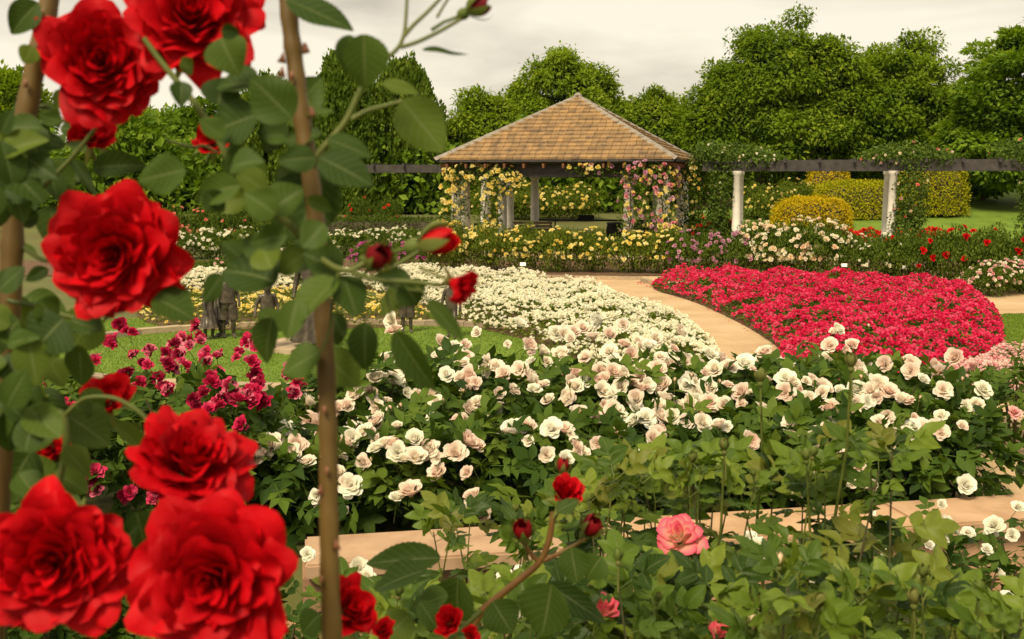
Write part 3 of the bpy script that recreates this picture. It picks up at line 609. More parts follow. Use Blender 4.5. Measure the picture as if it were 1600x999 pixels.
# ------------------------------------------------------------------ massed rose beds
def bed(name, label, cat, poly, colr, h, nleaf, fl, fsz, nf, lsz=.07, leaf='leaf_far', near=300, soil=True, zb=None, gap=.0):
    poly = smooth_poly(poly); c = poly.mean(0); z0 = 0. if zb is None else zb
    b = thing(name, label, cat, (c[0], c[1], z0))
    V = np.concatenate([poly, np.full((len(poly), 1), z0+.022)], 1)
    a = np.dot(poly[:, 0], np.roll(poly[:, 1], -1))-np.dot(poly[:, 1], np.roll(poly[:, 0], -1))
    if soil: part('soil', mk('soil', V, [np.array([list(range(len(poly)))[::(1 if a > 0 else -1)]])], M['soil'], False), b)
    def surf(P):
        e = np.clip(poly_edge_dist(P, poly)/.55, 0, 1); lump = .82+.13*np.sin(P[:, 0]*5.1+np.sin(P[:, 1]*3.3))+.12*np.sin(P[:, 1]*4.3+1.7*np.sin(P[:, 0]*2.9))
        return h*np.sqrt(e)*lump
    P = samp(poly, nleaf); z = surf(P)*RNG.uniform(.25, 1., nleaf)**.7; pos = np.concatenate([P, z0+.02+z[:, None]], 1)
    d = rdir(nleaf); d[:, 2] = np.abs(d[:, 2])*.6; V, F, rv = foliage(pos, nrm(d), nrm(rdir(nleaf)*.7+np.array([0, 0, 1])), lsz*RNG.uniform(.7, 1.3, nleaf))
    stuff(part('foliage', mk('foliage', V, F, M[leaf], False, rv), b))
    P = samp(poly, int(nf*1.5)); keep = (np.sin(P[:, 0]*7+2*np.sin(P[:, 1]*4))+np.sin(P[:, 1]*6.3+2*np.sin(P[:, 0]*3.1))+RNG.normal(size=len(P))*.9) > gap-.9; P = P[keep][:nf]; n = len(P)
    z = surf(P)*RNG.uniform(.88, 1.06, n)+RNG.uniform(0, .05, n); pos = np.concatenate([P, z0+.03+z[:, None]], 1)
    q = nrm(rdir(n)*.55+np.array([0, -.35, 1])); R = frames(np.cross(q, rdir(n)), q); sz = fsz*RNG.uniform(.7, 1.25, n)
    o = np.argsort(np.linalg.norm(pos-CAM, axis=1)); nearest = o[:near]; rest = o[near:]
    V, F = scatter(POM6V, POM6F, pos[rest], R[rest], sz[rest])
    stuff(part('blossom', mk('blossom', V, F, M[colr], False, np.repeat(RNG.random(len(rest)), len(POM6F))), b))
    for k in nearest: part('flower', random.choice(poms(colr)), b, mat4(R[k], pos[k], sz[k]))
    return b
bed('rose_bed', 'broad bed of low white roses curving round the lawn left of the sandy path', 'rose bed',
    gpoly([(700, 478), (735, 490), (800, 503), (870, 522), (940, 556), (1040, 585), (1125, 572), (1136, 545), (1090, 503), (1010, 472), (930, 449), (850, 438), (760, 430), (660, 424), (585, 424), (575, 440), (640, 455)], .25), 'white', .46, 21000, None, .055, 6400, .075, 'leaf_yellowrose')
bed('rose_bed', 'narrow strip of low white roses at the left behind the lawn', 'rose bed',
    gpoly([(230, 449), (420, 443), (580, 440), (585, 426), (420, 429), (230, 433)], .25), 'white', .45, 4500, None, .065, 1500, near=120)
bed('rose_bed', 'large bed of massed crimson pink roses right of the sandy path', 'rose bed',
    gpoly([(1014, 436), (1080, 452), (1130, 472), (1185, 498), (1232, 530), (1190, 555), (1160, 590), (1300, 625), (1440, 600), (1545, 560), (1572, 530), (1564, 478), (1530, 452), (1400, 440), (1250, 433), (1100, 429), (1030, 428)], .25), 'crimson', .46, 30000, None, .058, 9000, .075)
bed('rose_bed', 'bed of small dusty pink roses at the right edge before the crimson bed', 'rose bed',
    gpoly([(1385, 612), (1470, 572), (1600, 552), (1720, 552), (1760, 660), (1600, 700), (1440, 660)], .25), 'pink', .5, 7000, None, .045, 2400, .06)
bed('flower_bed', 'ring of low pale yellow flowers behind the bronze figures', 'flower bed',
    gpoly([(250, 506), (420, 507), (560, 505), (655, 500), (680, 488), (640, 470), (560, 460), (420, 457), (270, 458), (200, 480)], .12), 'yellow', .3, 9000, None, .045, 1300, .06, 'leaf_yellowrose', gap=1.0)
cz = float(tz(13, 45))
bed('flower_bed', 'thin strip of orange red flowers before the golden hedge', 'flower bed', [(11.2, 41.0), (14.0, 41.6), (17.2, 42.6), (17.2, 43.6), (14, 42.8), (11.2, 42.0)], 'scarlet', .42, 2500, None, .09, 500, .09, near=60, soil=False, zb=.25)
def fallen(name, label, pts, n, mat, spread, z=.012):
    P = np.array(pts)[:, :2]; L = np.concatenate([[0], np.cumsum(np.linalg.norm(np.diff(P, axis=0), axis=1))]); u = RNG.uniform(0, L[-1], n)
    q = np.stack([np.interp(u, L, P[:, 0]), np.interp(u, L, P[:, 1])], 1)+RNG.normal(size=(n, 2))*spread; pos = np.c_[q, tz(q[:, 0], q[:, 1])+z+RNG.uniform(0, .012, n)]
    V, F = scatter(np.array([[-.5, -.4, 0], [.5, -.5, .15], [.45, .5, 0], [-.5, .45, .2]]), np.array([[0, 1, 2, 3]]), pos, frames(nrm(rdir(n)*[1, 1, .2]), nrm(rdir(n)*.3+np.array([0, 0, 1]))), RNG.uniform(.02, .045, n))
    stuff(tagged(name, mk(name, V, F, M[mat], False, RNG.random(n)), label, 'petals'))
fallen('fallen_petals', 'crimson petals dropped along the sandy path beside its kerb', gpoly([(1000, 442), (1055, 457), (1105, 474), (1155, 495), (1195, 515), (1222, 537)]), 420, 'crimson', .14)
fallen('fallen_petals', 'pale petals scattered on the soil under the border roses', gpoly([(1050, 436), (1200, 441), (1400, 449)]), 500, 'white', .25, .03)
# plant markers
for k, (px, py) in enumerate([(817, 417), (1076, 409), (1236, 413), (1318, 419), (1413, 423)]):
    g = G(px, py+22); t = thing('plant_marker', 'small white plant label on dark stake, '+ORD[k]+' from left along border', 'plant marker', (g[0], g[1], .02), 'plant markers')
    part('stake', MB().box((0, 0, .2), (.012, .006, .2)).mesh('stake', M['black'], False), t, None, False)
    part('plate', MB().box((0, -.02, .41), (.075, .006, .045), np.array(Matrix.Rotation(-.5, 3, 'X'))).mesh('plate', M['plate'], False), t, None, False)
# ------------------------------------------------------------------ hedges
def hedge(label, c, hx, hy, h, mat, n, size, rz=0., power=3.):
    g = thing('clipped_hedge', label, 'hedge', (c[0], c[1], float(tz(c[0], c[1]))-.05, ), rz=rz)
    d = rdir(n); d[:, 2] = np.abs(d[:, 2]); e = (np.abs(d)**power).sum(1)**(-1/power); p = d*e[:, None]*RNG.uniform(.86, 1.02, n)[:, None]
    lump = 1+.03*np.sin(p[:, :1]*9+p[:, 1:2]*7); p = p*lump*np.array([hx, hy, h])
    V, F, rv = foliage(p, nrm(d*.6+rdir(n)), nrm(d+.5*rdir(n)), size*RNG.uniform(.7, 1.3, n)); stuff(part('foliage', mk('foliage', V, F, M[mat], False, rv), g, None, False))
    u = rdir(500); u[:, 2] = np.abs(u[:, 2])
    t = np.linspace(0, 2*PI, 25)[:-1]; rings = []
    for ph in np.linspace(0, PI/2, 7):
        dd = np.stack([np.cos(t)*math.cos(ph), np.sin(t)*math.cos(ph), np.full(24, math.sin(ph))], 1); rings.append(dd*((np.abs(dd)**power).sum(1)**(-1/power))[:, None]*np.array([hx, hy, h])*.86)
    F = [[i*24+j, i*24+(j+1) % 24, (i+1)*24+(j+1) % 24, (i+1)*24+j] for i in range(6) for j in range(24)]
    part('branch_mass', mk('branch_mass', np.concatenate(rings), np.array(F), M['bark']), g, None, False)
def hp(px, Y): return ((px-800)/FPX*Y, Y)
hedge('rounded golden orange clipped shrub, leftmost of the golden hedges', hp(1266, 46), 1.6, 1.0, 1.35, 'hedge_gold', 8500, .10, 0, 3.6)
hedge('lime and gold clipped hedge between the golden shrub and the white column', hp(1335, 48.5), 2.1, 1.1, 1.6, 'hedge_lime', 12000, .10, 0, 4)
hedge('small bright yellow shrub top rising behind the clipped hedges', hp(1290, 53), 1.1, .9, 2.0, 'hedge_gold', 4000, .10)
hedge('tall lime gold clipped hedge right of the vine covered column', hp(1445, 49), 1.5, 1.4, 2.35, 'hedge_lime', 13000, .10, 0, 5)
hedge('long low clipped green hedge left of the gazebo', hp(590, 43), 3.2, .5, .95, 'hedge_green', 8000, .08, 0, 8)
hedge('low clipped green hedge between gazebo and white column', hp(1095, 43.5), 1.0, .5, .9, 'hedge_green', 2600, .08, 0, 8)
# ------------------------------------------------------------------ climbing roses on the buildings
def climber(label, pieces, cols, nf, fs, nl, group, mat='vine', lsz=.10, stems=None):
    """pieces: (centre, half sizes) boxes-blobs of foliage in world metres"""
    c0 = np.array(pieces[0][0]); r = thing('climbing_rose', label, 'climbing rose', (c0[0], c0[1], 0), group)
    w = np.array([np.prod(p[1])**(2/3) for p in pieces]); w = w/w.sum(); Ps, Ds = [], []
    for (c, h), ww in zip(pieces, w):
        n = int(nl*ww); d = rdir(n); p = np.array(c)+d*np.array(h)*(RNG.uniform(.35, 1.08, n)**.6)[:, None]; Ps.append(p); Ds.append(d)
    P = np.concatenate(Ps); D = np.concatenate(Ds); n = len(P); P = P+rdir(n)*.08; P[:, 2] = np.maximum(P[:, 2], .05)
    V, F, rv = foliage(P, nrm(D*.5+rdir(n)+np.array([0, 0, -.1])), nrm(D+rdir(n)*.6+np.array([0, -.2, .5])), lsz*RNG.uniform(.7, 1.3, n))
    stuff(part('foliage', mk('foliage', V, F, M[mat], False, rv), r))
    for s in stems or []: part('stem', MB().tube(s, np.linspace(.03, .014, len(s)), 6).mesh('stem', M['stemdark']), r)
    for k in range(nf):
        i = RNG.choice(len(pieces), p=w); c, h = pieces[i]; d = nrm(RNG.normal(size=3)+np.array([0, -1.1, .25])); p = np.array(c)+d*np.array(h)*RNG.uniform(.95, 1.12); p[2] = max(p[2], .25)
        q = nrm(d+RNG.normal(size=3)*.4+np.array([0, -.4, .3])); part('flower', random.choice(poms(random.choice(cols))), r, mat4(frames(np.cross(q, rdir(1)[0]), q), p, fs*RNG.uniform(.7, 1.2)))
    return r
a = gw(-INS, -INS); a2 = gw(-INS+1.05, -INS); a3 = gw(-INS+1.9, -INS-.1)
climber('yellow climbing rose smothering the left front columns of the gazebo', [(a+[-.1, -.2, 1.7], (.5, .35, 1.2)), (a+[.45, -.3, 2.75], (.8, .35, .42)), (a2+[.15, -.25, 1.9], (.42, .3, 1.1)), (a3+[-.15, -.1, 2.55], (.55, .3, .5)), (a2+[0, -.25, .7], (.6, .35, .5)), (a+[-.1, -.3, .6], (.35, .3, .6))],
        ['yellow'], 230, .10, 3900, 'climbing roses on the gazebo', 'leaf_far', .095, [[(a[0]-.25, a[1]-.25, 0), (a[0]-.1, a[1]-.3, 1.2), (a[0], a[1]-.28, 2.6)], [(a2[0]+.2, a2[1]-.3, 0), (a2[0]-.05, a2[1]-.28, 1.3), (a2[0]+.1, a2[1]-.25, 2.7)]])
b = gw(INS, -INS); b2 = gw(INS-1.05, -INS); b3 = gw(INS-2.3, -INS-.15); b4 = gw(INS, -INS+1.6)
climber('yellow and pink climbing rose on the right front columns of the gazebo', [(b+[-.1, -.3, 1.8], (.5, .35, 1.25)), (b2+[.1, -.25, 1.7], (.48, .3, 1.2)), (b3+[.2, -.1, 2.92], (1.0, .3, .22)), (b+[-.4, -.25, 2.8], (.9, .35, .4)), (b+[.1, -.3, .8], (.55, .35, .6)), (b4+[.1, 0, 2.5], (.4, .6, .6))],
        ['yellow', 'yellow', 'rose', 'mauve'], 240, .098, 4200, 'climbing roses on the gazebo', 'leaf_far', .095, [[(b[0]+.25, b[1]-.3, 0), (b[0]+.05, b[1]-.33, 1.4), (b[0]-.1, b[1]-.3, 2.7)], [(b2[0]-.2, b2[1]-.3, 0), (b2[0]+.05, b2[1]-.3, 1.3), (b2[0], b2[1]-.3, 2.7)]])
q = gw(INS+.5, -.6)
climber('yellow climbing rose in the gap between gazebo and white column', [(q+[.2, 0, 1.9], (.45, .5, 1.1)), (q+[.3, 0, 2.9], (.5, .5, .4)), (q+[.3, -.2, .8], (.45, .4, .6))], ['yellow'], 46, .085, 2600, 'climbing roses on the gazebo', 'leaf_far', .1)
def pv(px, z, off=-.1): s = alongx(px); d = nrm(PR1-PR0); p = PR0+d*s; return np.array([p[0], p[1]+off, z])
climber('green climbing rose heaped over the pergola beam next to the gazebo', [(pv(1145, 3.35, .5), (1.3, .9, .45)), (pv(1110, 3.5, .5), (.7, .8, .35)), (pv(1190, 3.25, .4), (.7, .8, .3)), (pv(1122, 2.2), (.36, .4, 1.3)), (pv(1115, 1.2), (.4, .4, .9))], ['white', 'apricot'], 30, .05, 5200, 'climbing roses on the pergola', 'vine', .11, [[pv(1125, 0), pv(1122, 1.5), pv(1125, 2.9)]])
climber('green climbing rose with peach blooms wrapping the second white column', [(pv(1415, 3.35, .5), (1.2, .9, .42)), (pv(1370, 3.25, .5), (.8, .7, .25)), (pv(1460, 3.25, .4), (.6, .8, .3)), (pv(1416, 2.0), (.55, .5, 1.3)), (pv(1412, .9), (.6, .5, .9))], ['salmon', 'apricot', 'pink'], 34, .065, 6000, 'climbing roses on the pergola', 'vine', .11, [[pv(1410, 0), pv(1414, 1.5), pv(1410, 2.9)]])
climber('climbing rose hanging from the pergola at the right edge', [(pv(1600, 3.4, .5), (1.1, .9, .5)), (pv(1615, 2.2), (.7, .5, 1.3)), (pv(1620, 1.0), (.8, .5, .9))], ['salmon', 'apricot'], 14, .08, 4200, 'climbing roses on the pergola', 'vine', .11)
# ------------------------------------------------------------------ trees
TL = (np.array([[0, 0, 0], [-.28, .45, .05], [0, 1, -.08], [.28, .45, .05]]), np.array([[0, 1, 2, 3]]))
TLN = (np.array([[0, 0, 0], [-.26, .45, .03], [0, 1, -.12], [.26, .45, .03]]), np.array([[0, 1, 2, 3]]))
def tree(name, label, px, Y, top, bot, hwpx, mat, nclump, nleaf, lsz, style='round', group='trees behind the garden', lobes=None, seed=0, trunks=1):
    r = np.random.default_rng(seed+500); x = (px-800)/FPX*Y; g = float(tz(x, Y)); zt = atY(px, top, Y)[2]; zb = atY(px, bot, Y)[2]; hw = hwpx/FPX*Y
    t = thing(name, label, 'tree', (x, Y, g), group); H_ = (zt-zb)/2; zc = (zt+zb)/2
    if lobes is None: lobes = [(0, 0, 1, 1)]
    cl, dr, rad = [], [], []
    tot = sum(l[2]*l[3] for l in lobes)
    for lx, lz, lw, lh in lobes:
        n = int(nclump*lw*lh/tot); d = nrm(r.normal(size=(n, 3))); d[:, 1] *= 1; k = r.uniform(.45, .97, n)**.5
        if style == 'cone': 
            hgt = r.uniform(-1, 1, n); wd = np.sqrt(np.clip(1-((hgt+.25)/1.25)**2, 0.015, 1))*r.uniform(.75, 1.1, n); a = r.uniform(0, 2*PI, n)
            c = np.stack([np.cos(a)*wd*k, np.sin(a)*wd*k, hgt], 1); d = nrm(np.stack([np.cos(a)*.5, np.sin(a)*.5, np.full(n, .9)], 1))
        else: c = d*k[:, None]*(1+.11*np.sin(d[:, :1]*7+d[:, 2:]*6+r.uniform(0, 6))); c[:, 2] = np.minimum(c[:, 2], .9+.1*r.random(n))
        cl.append(np.stack([lx*hw+c[:, 0]*lw*hw, c[:, 1]*lw*hw*.85, zc+lz*H_+c[:, 2]*lh*H_], 1)); dr.append(d); rad.append(np.full(n, min(lw*hw, lh*H_)))
    cl = np.concatenate(cl); dr = np.concatenate(dr); nc = len(cl); cs = (.48+hw*.06)*r.uniform(.6, 1.35, nc)
    ci = np.repeat(np.arange(nc), nleaf//nc); n = len(ci)
    e = nrm(r.normal(size=(n, 3))); 
    if style == 'cone': off = e*np.array([.55, .55, 1.5])
    elif style == 'layer': off = e*np.array([1.35, 1.35, .42])
    else: off = e*np.array([1.05, 1.05, .8])
    off = off*(r.uniform(.15, 1, n)**.5)[:, None]
    off = off*np.where(r.random(n) < .16, 1.3, 1.)[:, None]; P = cl[ci]+off*cs[ci][:, None]
    if style == 'willow': gd = nrm(e*.6+np.array([0, 0, -.2])+rdir(n, r)*.6)
    elif style == 'cone': gd = nrm(dr[ci]*.6+np.array([0, 0, .7])+rdir(n, r)*.5)
    else: gd = nrm(e*.7+dr[ci]*.4+rdir(n, r)*.5+np.array([0, 0, -.15]))
    up = nrm(e*.5+dr[ci]*.5+np.array([0, 0, .7])+rdir(n, r)*.5)
    tm = TLN if style == 'willow' else TL
    V, F = scatter(tm[0], tm[1], P-np.array([0, 0, g]), frames(gd, up), lsz*r.uniform(.65, 1.3, n))
    cv = r.random(nc); rv = np.clip(.6*cv[ci]+.4*r.random(n), 0, .999)
    stuff(part('crown', mk('crown', V, F, M[mat], False, rv), t, None, False))
    for k in range(trunks):
        ox = (k-(trunks-1)/2)*hw*.16; hgt = zc-g
        tr = part('trunk', MB().tube([(ox, 0, -.1), (ox*1.2, .05, hgt*.3), (ox*1.8, -.05, hgt*.7), (ox*2.2, 0, hgt*1.15)], [hw*.055+.06, hw*.042+.05, hw*.03+.04, .05], 9).mesh('trunk', M['bark']), t, None, False)
        for j in range(7//trunks+1):
            q = cl[r.integers(nc)]-np.array([0, 0, g]); h0 = hgt*r.uniform(.28, .8); b0 = np.array([ox*1.5, 0, h0]); md = b0+(q-b0)*np.array([.45, .45, .35])
            part('limb', MB().tube([b0, md, q], [hw*.024+.02, hw*.015+.015, .015], 6).mesh('limb', M['bark']), tr, None, False)
    return t
R2 = [(0, 0, .72, .95), (-.5, -.25, .5, .66), (.5, -.2, .5, .7)]
tree('shade_tree', 'broad willowy green tree with the highest rounded crown right of the gazebo', 1215, 56, 30, 285, 150, 'tree_a', 330, 130000, .23, 'willow', lobes=[(-.05, .15, .62, .86), (-.52, -.25, .46, .62), (.45, -.1, .52, .75), (.1, -.45, .75, .45)], seed=1, trunks=3)
tree('shade_tree', 'yellow green willowy tree with a domed crown behind the pergola', 1392, 57, 58, 285, 110, 'tree_a', 270, 120000, .23, 'willow', lobes=[(0, .1, .75, .88), (-.45, -.3, .5, .6), (.5, -.3, .5, .6)], seed=2, trunks=2)
tree('shade_tree', 'darker tree with layered leaf sprays at the right edge', 1600, 50, 30, 300, 135, 'tree_b', 300, 95000, .28, 'layer', lobes=[(.1, .2, .8, .8), (-.45, -.35, .5, .6), (.5, -.2, .6, .8), (-.2, -.5, .6, .45)], seed=3, trunks=1)
tree('shade_tree', 'round green tree directly behind the gazebo roof', 880, 60, 80, 300, 105, 'tree_a', 260, 95000, .23, 'willow', lobes=[(0, .1, .72, .88), (-.5, -.2, .5, .7), (.5, -.2, .5, .7)], seed=4, trunks=2)
tree('shade_tree', 'small domed green tree above the right slope of the gazebo roof', 1030, 61, 136, 300, 65, 'tree_a', 170, 55000, .23, 'willow', lobes=[(0, 0, .9, .95), (-.4, -.3, .6, .7), (.4, -.3, .6, .7)], seed=5)
tree('shade_tree', 'yellow green tree above the left slope of the gazebo roof', 745, 58, 146, 305, 72, 'tree_a', 180, 60000, .23, 'willow', lobes=[(.1, .1, .7, .85), (-.4, -.2, .6, .75), (.5, .1, .45, .7)], seed=6)
tree('upright_tree', 'upright dark green tree left of the gazebo, beside the thorny cane', 540, 54, 112, 335, 60, 'tree_c', 260, 52000, .26, 'cone', seed=7)
tree('upright_tree', 'upright dark green tree left of the gazebo, nearest to its roof', 632, 55, 122, 335, 62, 'tree_c', 260, 52000, .26, 'cone', seed=8)
tree('upright_tree', 'upright dark tree behind the leaves at the left of the thorny cane', 425, 54, 150, 335, 70, 'tree_c', 260, 50000, .26, 'cone', seed=9)
tree('shade_tree', 'low dark green tree under the upper red roses', 215, 56, 186, 330, 80, 'tree_b', 150, 40000, .28, 'round', lobes=[(0, .1, .7, .9), (-.5, -.2, .5, .7), (.5, -.2, .5, .6)], seed=10)
tree('shade_tree', 'bright green tree at the left edge behind the cane', 10, 56, 108, 330, 70, 'tree_a', 150, 34000, .28, 'round', seed=11)
tree('shade_tree', 'dark green tree between the low tree and the upright trees at the left', 320, 60, 165, 330, 70, 'tree_b', 130, 34000, .28, 'round', seed=12)
tree('shade_tree', 'slim young tree with a thin pale trunk under the far right tree', 1532, 52, 215, 290, 40, 'tree_b', 60, 7000, .36, 'round', seed=13)
# dark wood closing the view below the crowns
def wood():
    n = 70000; x = RNG.uniform(-34, 40, n); y = np.where(x < 6.5, RNG.uniform(53, 62, n), RNG.uniform(63, 72, n)); h = 3.9+.9*np.sin(x*.6)+.6*np.sin(x*1.7+1)
    z = tz(x, y)+RNG.uniform(0, 1, n)**.8*h; P = np.stack([x, y, z], 1); d = rdir(n)
    V, F = scatter(TL[0], TL[1], P, frames(d, nrm(rdir(n)+np.array([0, -.5, .8]))), .42*RNG.uniform(.6, 1.4, n))
    o = tagged('undergrowth', mk('undergrowth', V, F, M['tree_b'], False, RNG.random(n)), 'dark mass of shrubs and undergrowth beneath the trees', 'undergrowth'); stuff(o)
wood()
# ------------------------------------------------------------------ bronze figures on the lawn
def figure(name, label, px, py, h, rz=0., skirt=False, shorts=False, armL=None, armR=None, stride=.04, lean=0., group='bronze figures on the lawn', z0=.0):
    g = G(px, py, z0); r = thing(name, label, 'statue', g, group, rz=rz)
    V = [(0, 0, .52), (lean*.3, 0, .66), (lean*.6, 0, .76), (lean, -.005, .84), (lean*1.1, -.015, .90), (lean*1.1, -.01, .965)]
    E = [(0, 1), (1, 2), (2, 3), (3, 4), (4, 5)]; R = [.072, .070, .078, .034, .062, .050]
    for sx, arm in ((-1, armL), (1, armR)):
        arm = arm or [(sx*.15, 0, .64), (sx*.155, -.04, .52), (sx*.15, -.06, .46)]
        n = len(V); V += [(lean*.6+sx*.105, 0, .79)]+arm; E += [(2, n), (n, n+1), (n+1, n+2), (n+2, n+3)]; R += [.040, .030, .020, .018]
        n = len(V); V += [(sx*.055, 0, .47), (sx*.062, -stride*sx, .27), (sx*.065, .02-stride*sx*.6, .055), (sx*.07, -.075-stride*sx*.6, .022)]
        E += [(0, n), (n, n+1), (n+1, n+2), (n+2, n+3)]; R += [.056, .040, .027, .022]
    me = bpy.data.meshes.new('body'); me.from_pydata([tuple(np.array(v)*h) for v in V], E, []); me.materials.append(M['bronze'])
    o = part('body', me, r, None, False); o.modifiers.new('skin', 'SKIN')
    for i, sv in enumerate(me.skin_vertices[0].data): sv.radius = (R[i]*h, R[i]*h); sv.use_root = (i == 0)
    sub = o.modifiers.new('sub', 'SUBSURF'); sub.levels = 1; sub.render_levels = 2; o.modifiers['skin'].use_smooth_shade = True
    def folds(prof, nf, amp, nm, c=(0, 0)):
        n = 36; t = np.arange(n)*2*PI/n; VV = []
        for k, (rr, z) in enumerate(prof): q = rr*(1+amp*k/len(prof)*np.sin(nf*t+.6*k)); VV.append(np.stack([c[0]+q*np.cos(t), c[1]+q*.85*np.sin(t), np.full(n, z)], 1))
        F = [[i*n+j, i*n+(j+1) % n, (i+1)*n+(j+1) % n, (i+1)*n+j] for i in range(len(prof)-1) for j in range(n)]
        part(nm, mk(nm, np.concatenate(VV)*h, np.array(F), M['bronze']), r, None, False)
    if skirt: folds([(.075, .66), (.09, .55), (.13, .40), (.17, .22), (.20, .05 if skirt == 'long' else .22)], 9, .16, 'skirt')
    if shorts:
        folds([(.105, .80), (.112, .70), (.108, .60), (.115, .53)], 5, .06, 'shirt')
        for sx in (-1, 1): folds([(.07, .55), (.072, .42), (.078, .28)], 5, .1, 'trouser_leg', (sx*.057, -stride*sx*.6))
    hn = 10; t = np.arange(hn)*2*PI/hn
    folds([(.066, .905), (.07, .945), (.05, .985), (.01, 1.0)], 6, .05, 'hair', (lean*1.1, .012))
    return r
figure('bronze_statue', 'bronze boy in shirt and shorts standing on the stone slab', 420, 543, .98, rz=.3, shorts=True, stride=.07, armL=[(-.17, .02, .66), (-.19, -.03, .55), (-.19, -.06, .48)], z0=.08)
figure('bronze_statue', 'tall bronze woman in a long pleated skirt behind the thorny cane', 487, 541, 1.55, rz=-.3, skirt='long', z0=.08)
figure('bronze_statue', 'bronze girl in a skirt leaning forward, leftmost of the figures', 328, 531, .92, rz=1.2, skirt=True, armR=[(.16, -.08, .70), (.15, -.2, .66), (.14, -.25, .66)], lean=.05)
figure('bronze_statue', 'bronze girl with an outstretched arm between leaning girl and boy in jacket', 344, 527, 1.0, rz=-.9, skirt=True, armL=[(-.16, -.1, .72), (-.14, -.24, .66), (-.13, -.28, .66)], lean=-.04)
figure('bronze_statue', 'bronze boy in a jacket standing close to the two girls', 358, 529, 1.12, rz=.5, shorts=True, stride=.05)
figure('bronze_statue', 'bronze child partly hidden behind the round red bud', 706, 529, 1.0, rz=-.2, shorts=False, stride=.10)
figure('bronze_statue', 'bronze child at the back of the lawn, legs seen under leaves', 636, 521, 1.0, rz=.2, shorts=True, stride=.02)
pl = [G(372, 548), G(455, 556), G(515, 541), G(470, 531)]
pv_ = np.array(pl)[:, :2]; Vp = np.concatenate([np.c_[pv_, np.full(4, 0.)], np.c_[pv_, np.full(4, .08)]])
tagged('stone_slab', mk('stone_slab', Vp, np.array([[4, 7, 6, 5][::-1], [0, 1, 5, 4], [1, 2, 6, 5], [2, 3, 7, 6], [3, 0, 4, 7]]), M['kerb'], False), 'flat stone slab under the bronze boy and woman', 'slab')
# ------------------------------------------------------------------ middle-ground bushes
CL = [compound_mesh('leaf', .135, 40+k, M['leaf_mid']) for k in range(5)]
CLT = [compound(.135, 40+k, 2, 2)[:2] for k in range(3)]
FM = {c: [rose_mesh('flower', M[c], 38, 5, 5, 60+k, op, .05, 2.4, cu) for k, (op, cu) in enumerate([(.95, .35), (.9, .5), (.85, .7), (1., .2), (.78, .6)])] for c in ('cream', 'creamwhite')}
FM['magenta'] = [rose_mesh('flower', M['magenta'], 20, 5, 4, 80+k, op, .12, 2.2, .3) for k, op in enumerate([1., .9, 1.1])]
FM['rusty'] = [rose_mesh('flower', M['rose'], 26, 4, 4, 90, .9, .08, 2.)]
BUDS = {c: [bud_mesh('bud', M[c], 5+k, 1.6) for k in range(2)] for c in ('cream', 'creamwhite', 'bicolor', 'sepal')}
def leafy_bush(label, base, rx, ry, h, nleaf, ninner, group, leaves=CL, mat='leaf_mid', lscale=1., rng=RNG, cat='rose bush', stems=6, low=.05, tint=None):
    b = thing('rose_bush', label, cat, base, group)
    n = ninner; p, d = dome_pts(n, rx, ry, h, rng, .35, low); T = CLT[0]
    gd = nrm(d*.6+rdir(n, rng)*.8); up = nrm(np.array([0, -.15, .9])+d*.5+rdir(n, rng)*.45)
    V, F = scatter(T[0], T[1], p-gd*.05, frames(gd, up), lscale*rng.uniform(.75, 1.15, n))
    stuff(part('foliage', mk('foliage', V, F, M[mat], True, np.repeat(rng.random(n), len(T[1]))), b, None, False))
    p, d = dome_pts(nleaf, rx, ry, h, rng, .88, low*2); gd = nrm(d*.7+rdir(nleaf, rng)*.75+np.array([0, 0, -.05])); up = nrm(np.array([0, -.25, .9])+d*.45+rdir(nleaf, rng)*.4)
    R = frames(gd, up)
    for k in range(nleaf): part('leaf', leaves[k % len(leaves)], b, mat4(R[k], p[k]-gd[k]*.05, lscale*rng.uniform(.8, 1.2)), False)
    for k in range(stems):
        a = k*2*PI/stems+rng.uniform(0, 1); e = np.array([math.cos(a)*rx*.6, math.sin(a)*ry*.6, h*rng.uniform(.75, .95)])
        part('stem', MB().tube([(e[0]*.12, e[1]*.12, -.05), (e[0]*.45, e[1]*.45, h*.4), e], [.010, .008, .004], 6, False).mesh('stem', M['stemdark']), b, None, False)
    return b
def put_flower(b, me, pos, axis, s, name='flower'):
    axis = nrm(axis); side = np.cross(axis, rdir(1)[0]); part(name, me, b, mat4(frames(np.cross(axis, side), axis), pos, s))
def on_domes(px, py, d0, domes, dfall, k=1.1):
    for d in np.arange(d0, d0+4.5, .02):
        p = at(px, py, d)
        for (c, rx, ry, h) in domes:
            q = (p-np.array([c[0], c[1], c[2]+h*.47]))/np.array([rx*k, ry*k, h*.52*k])
            if q@q < 1: return d
    return dfall
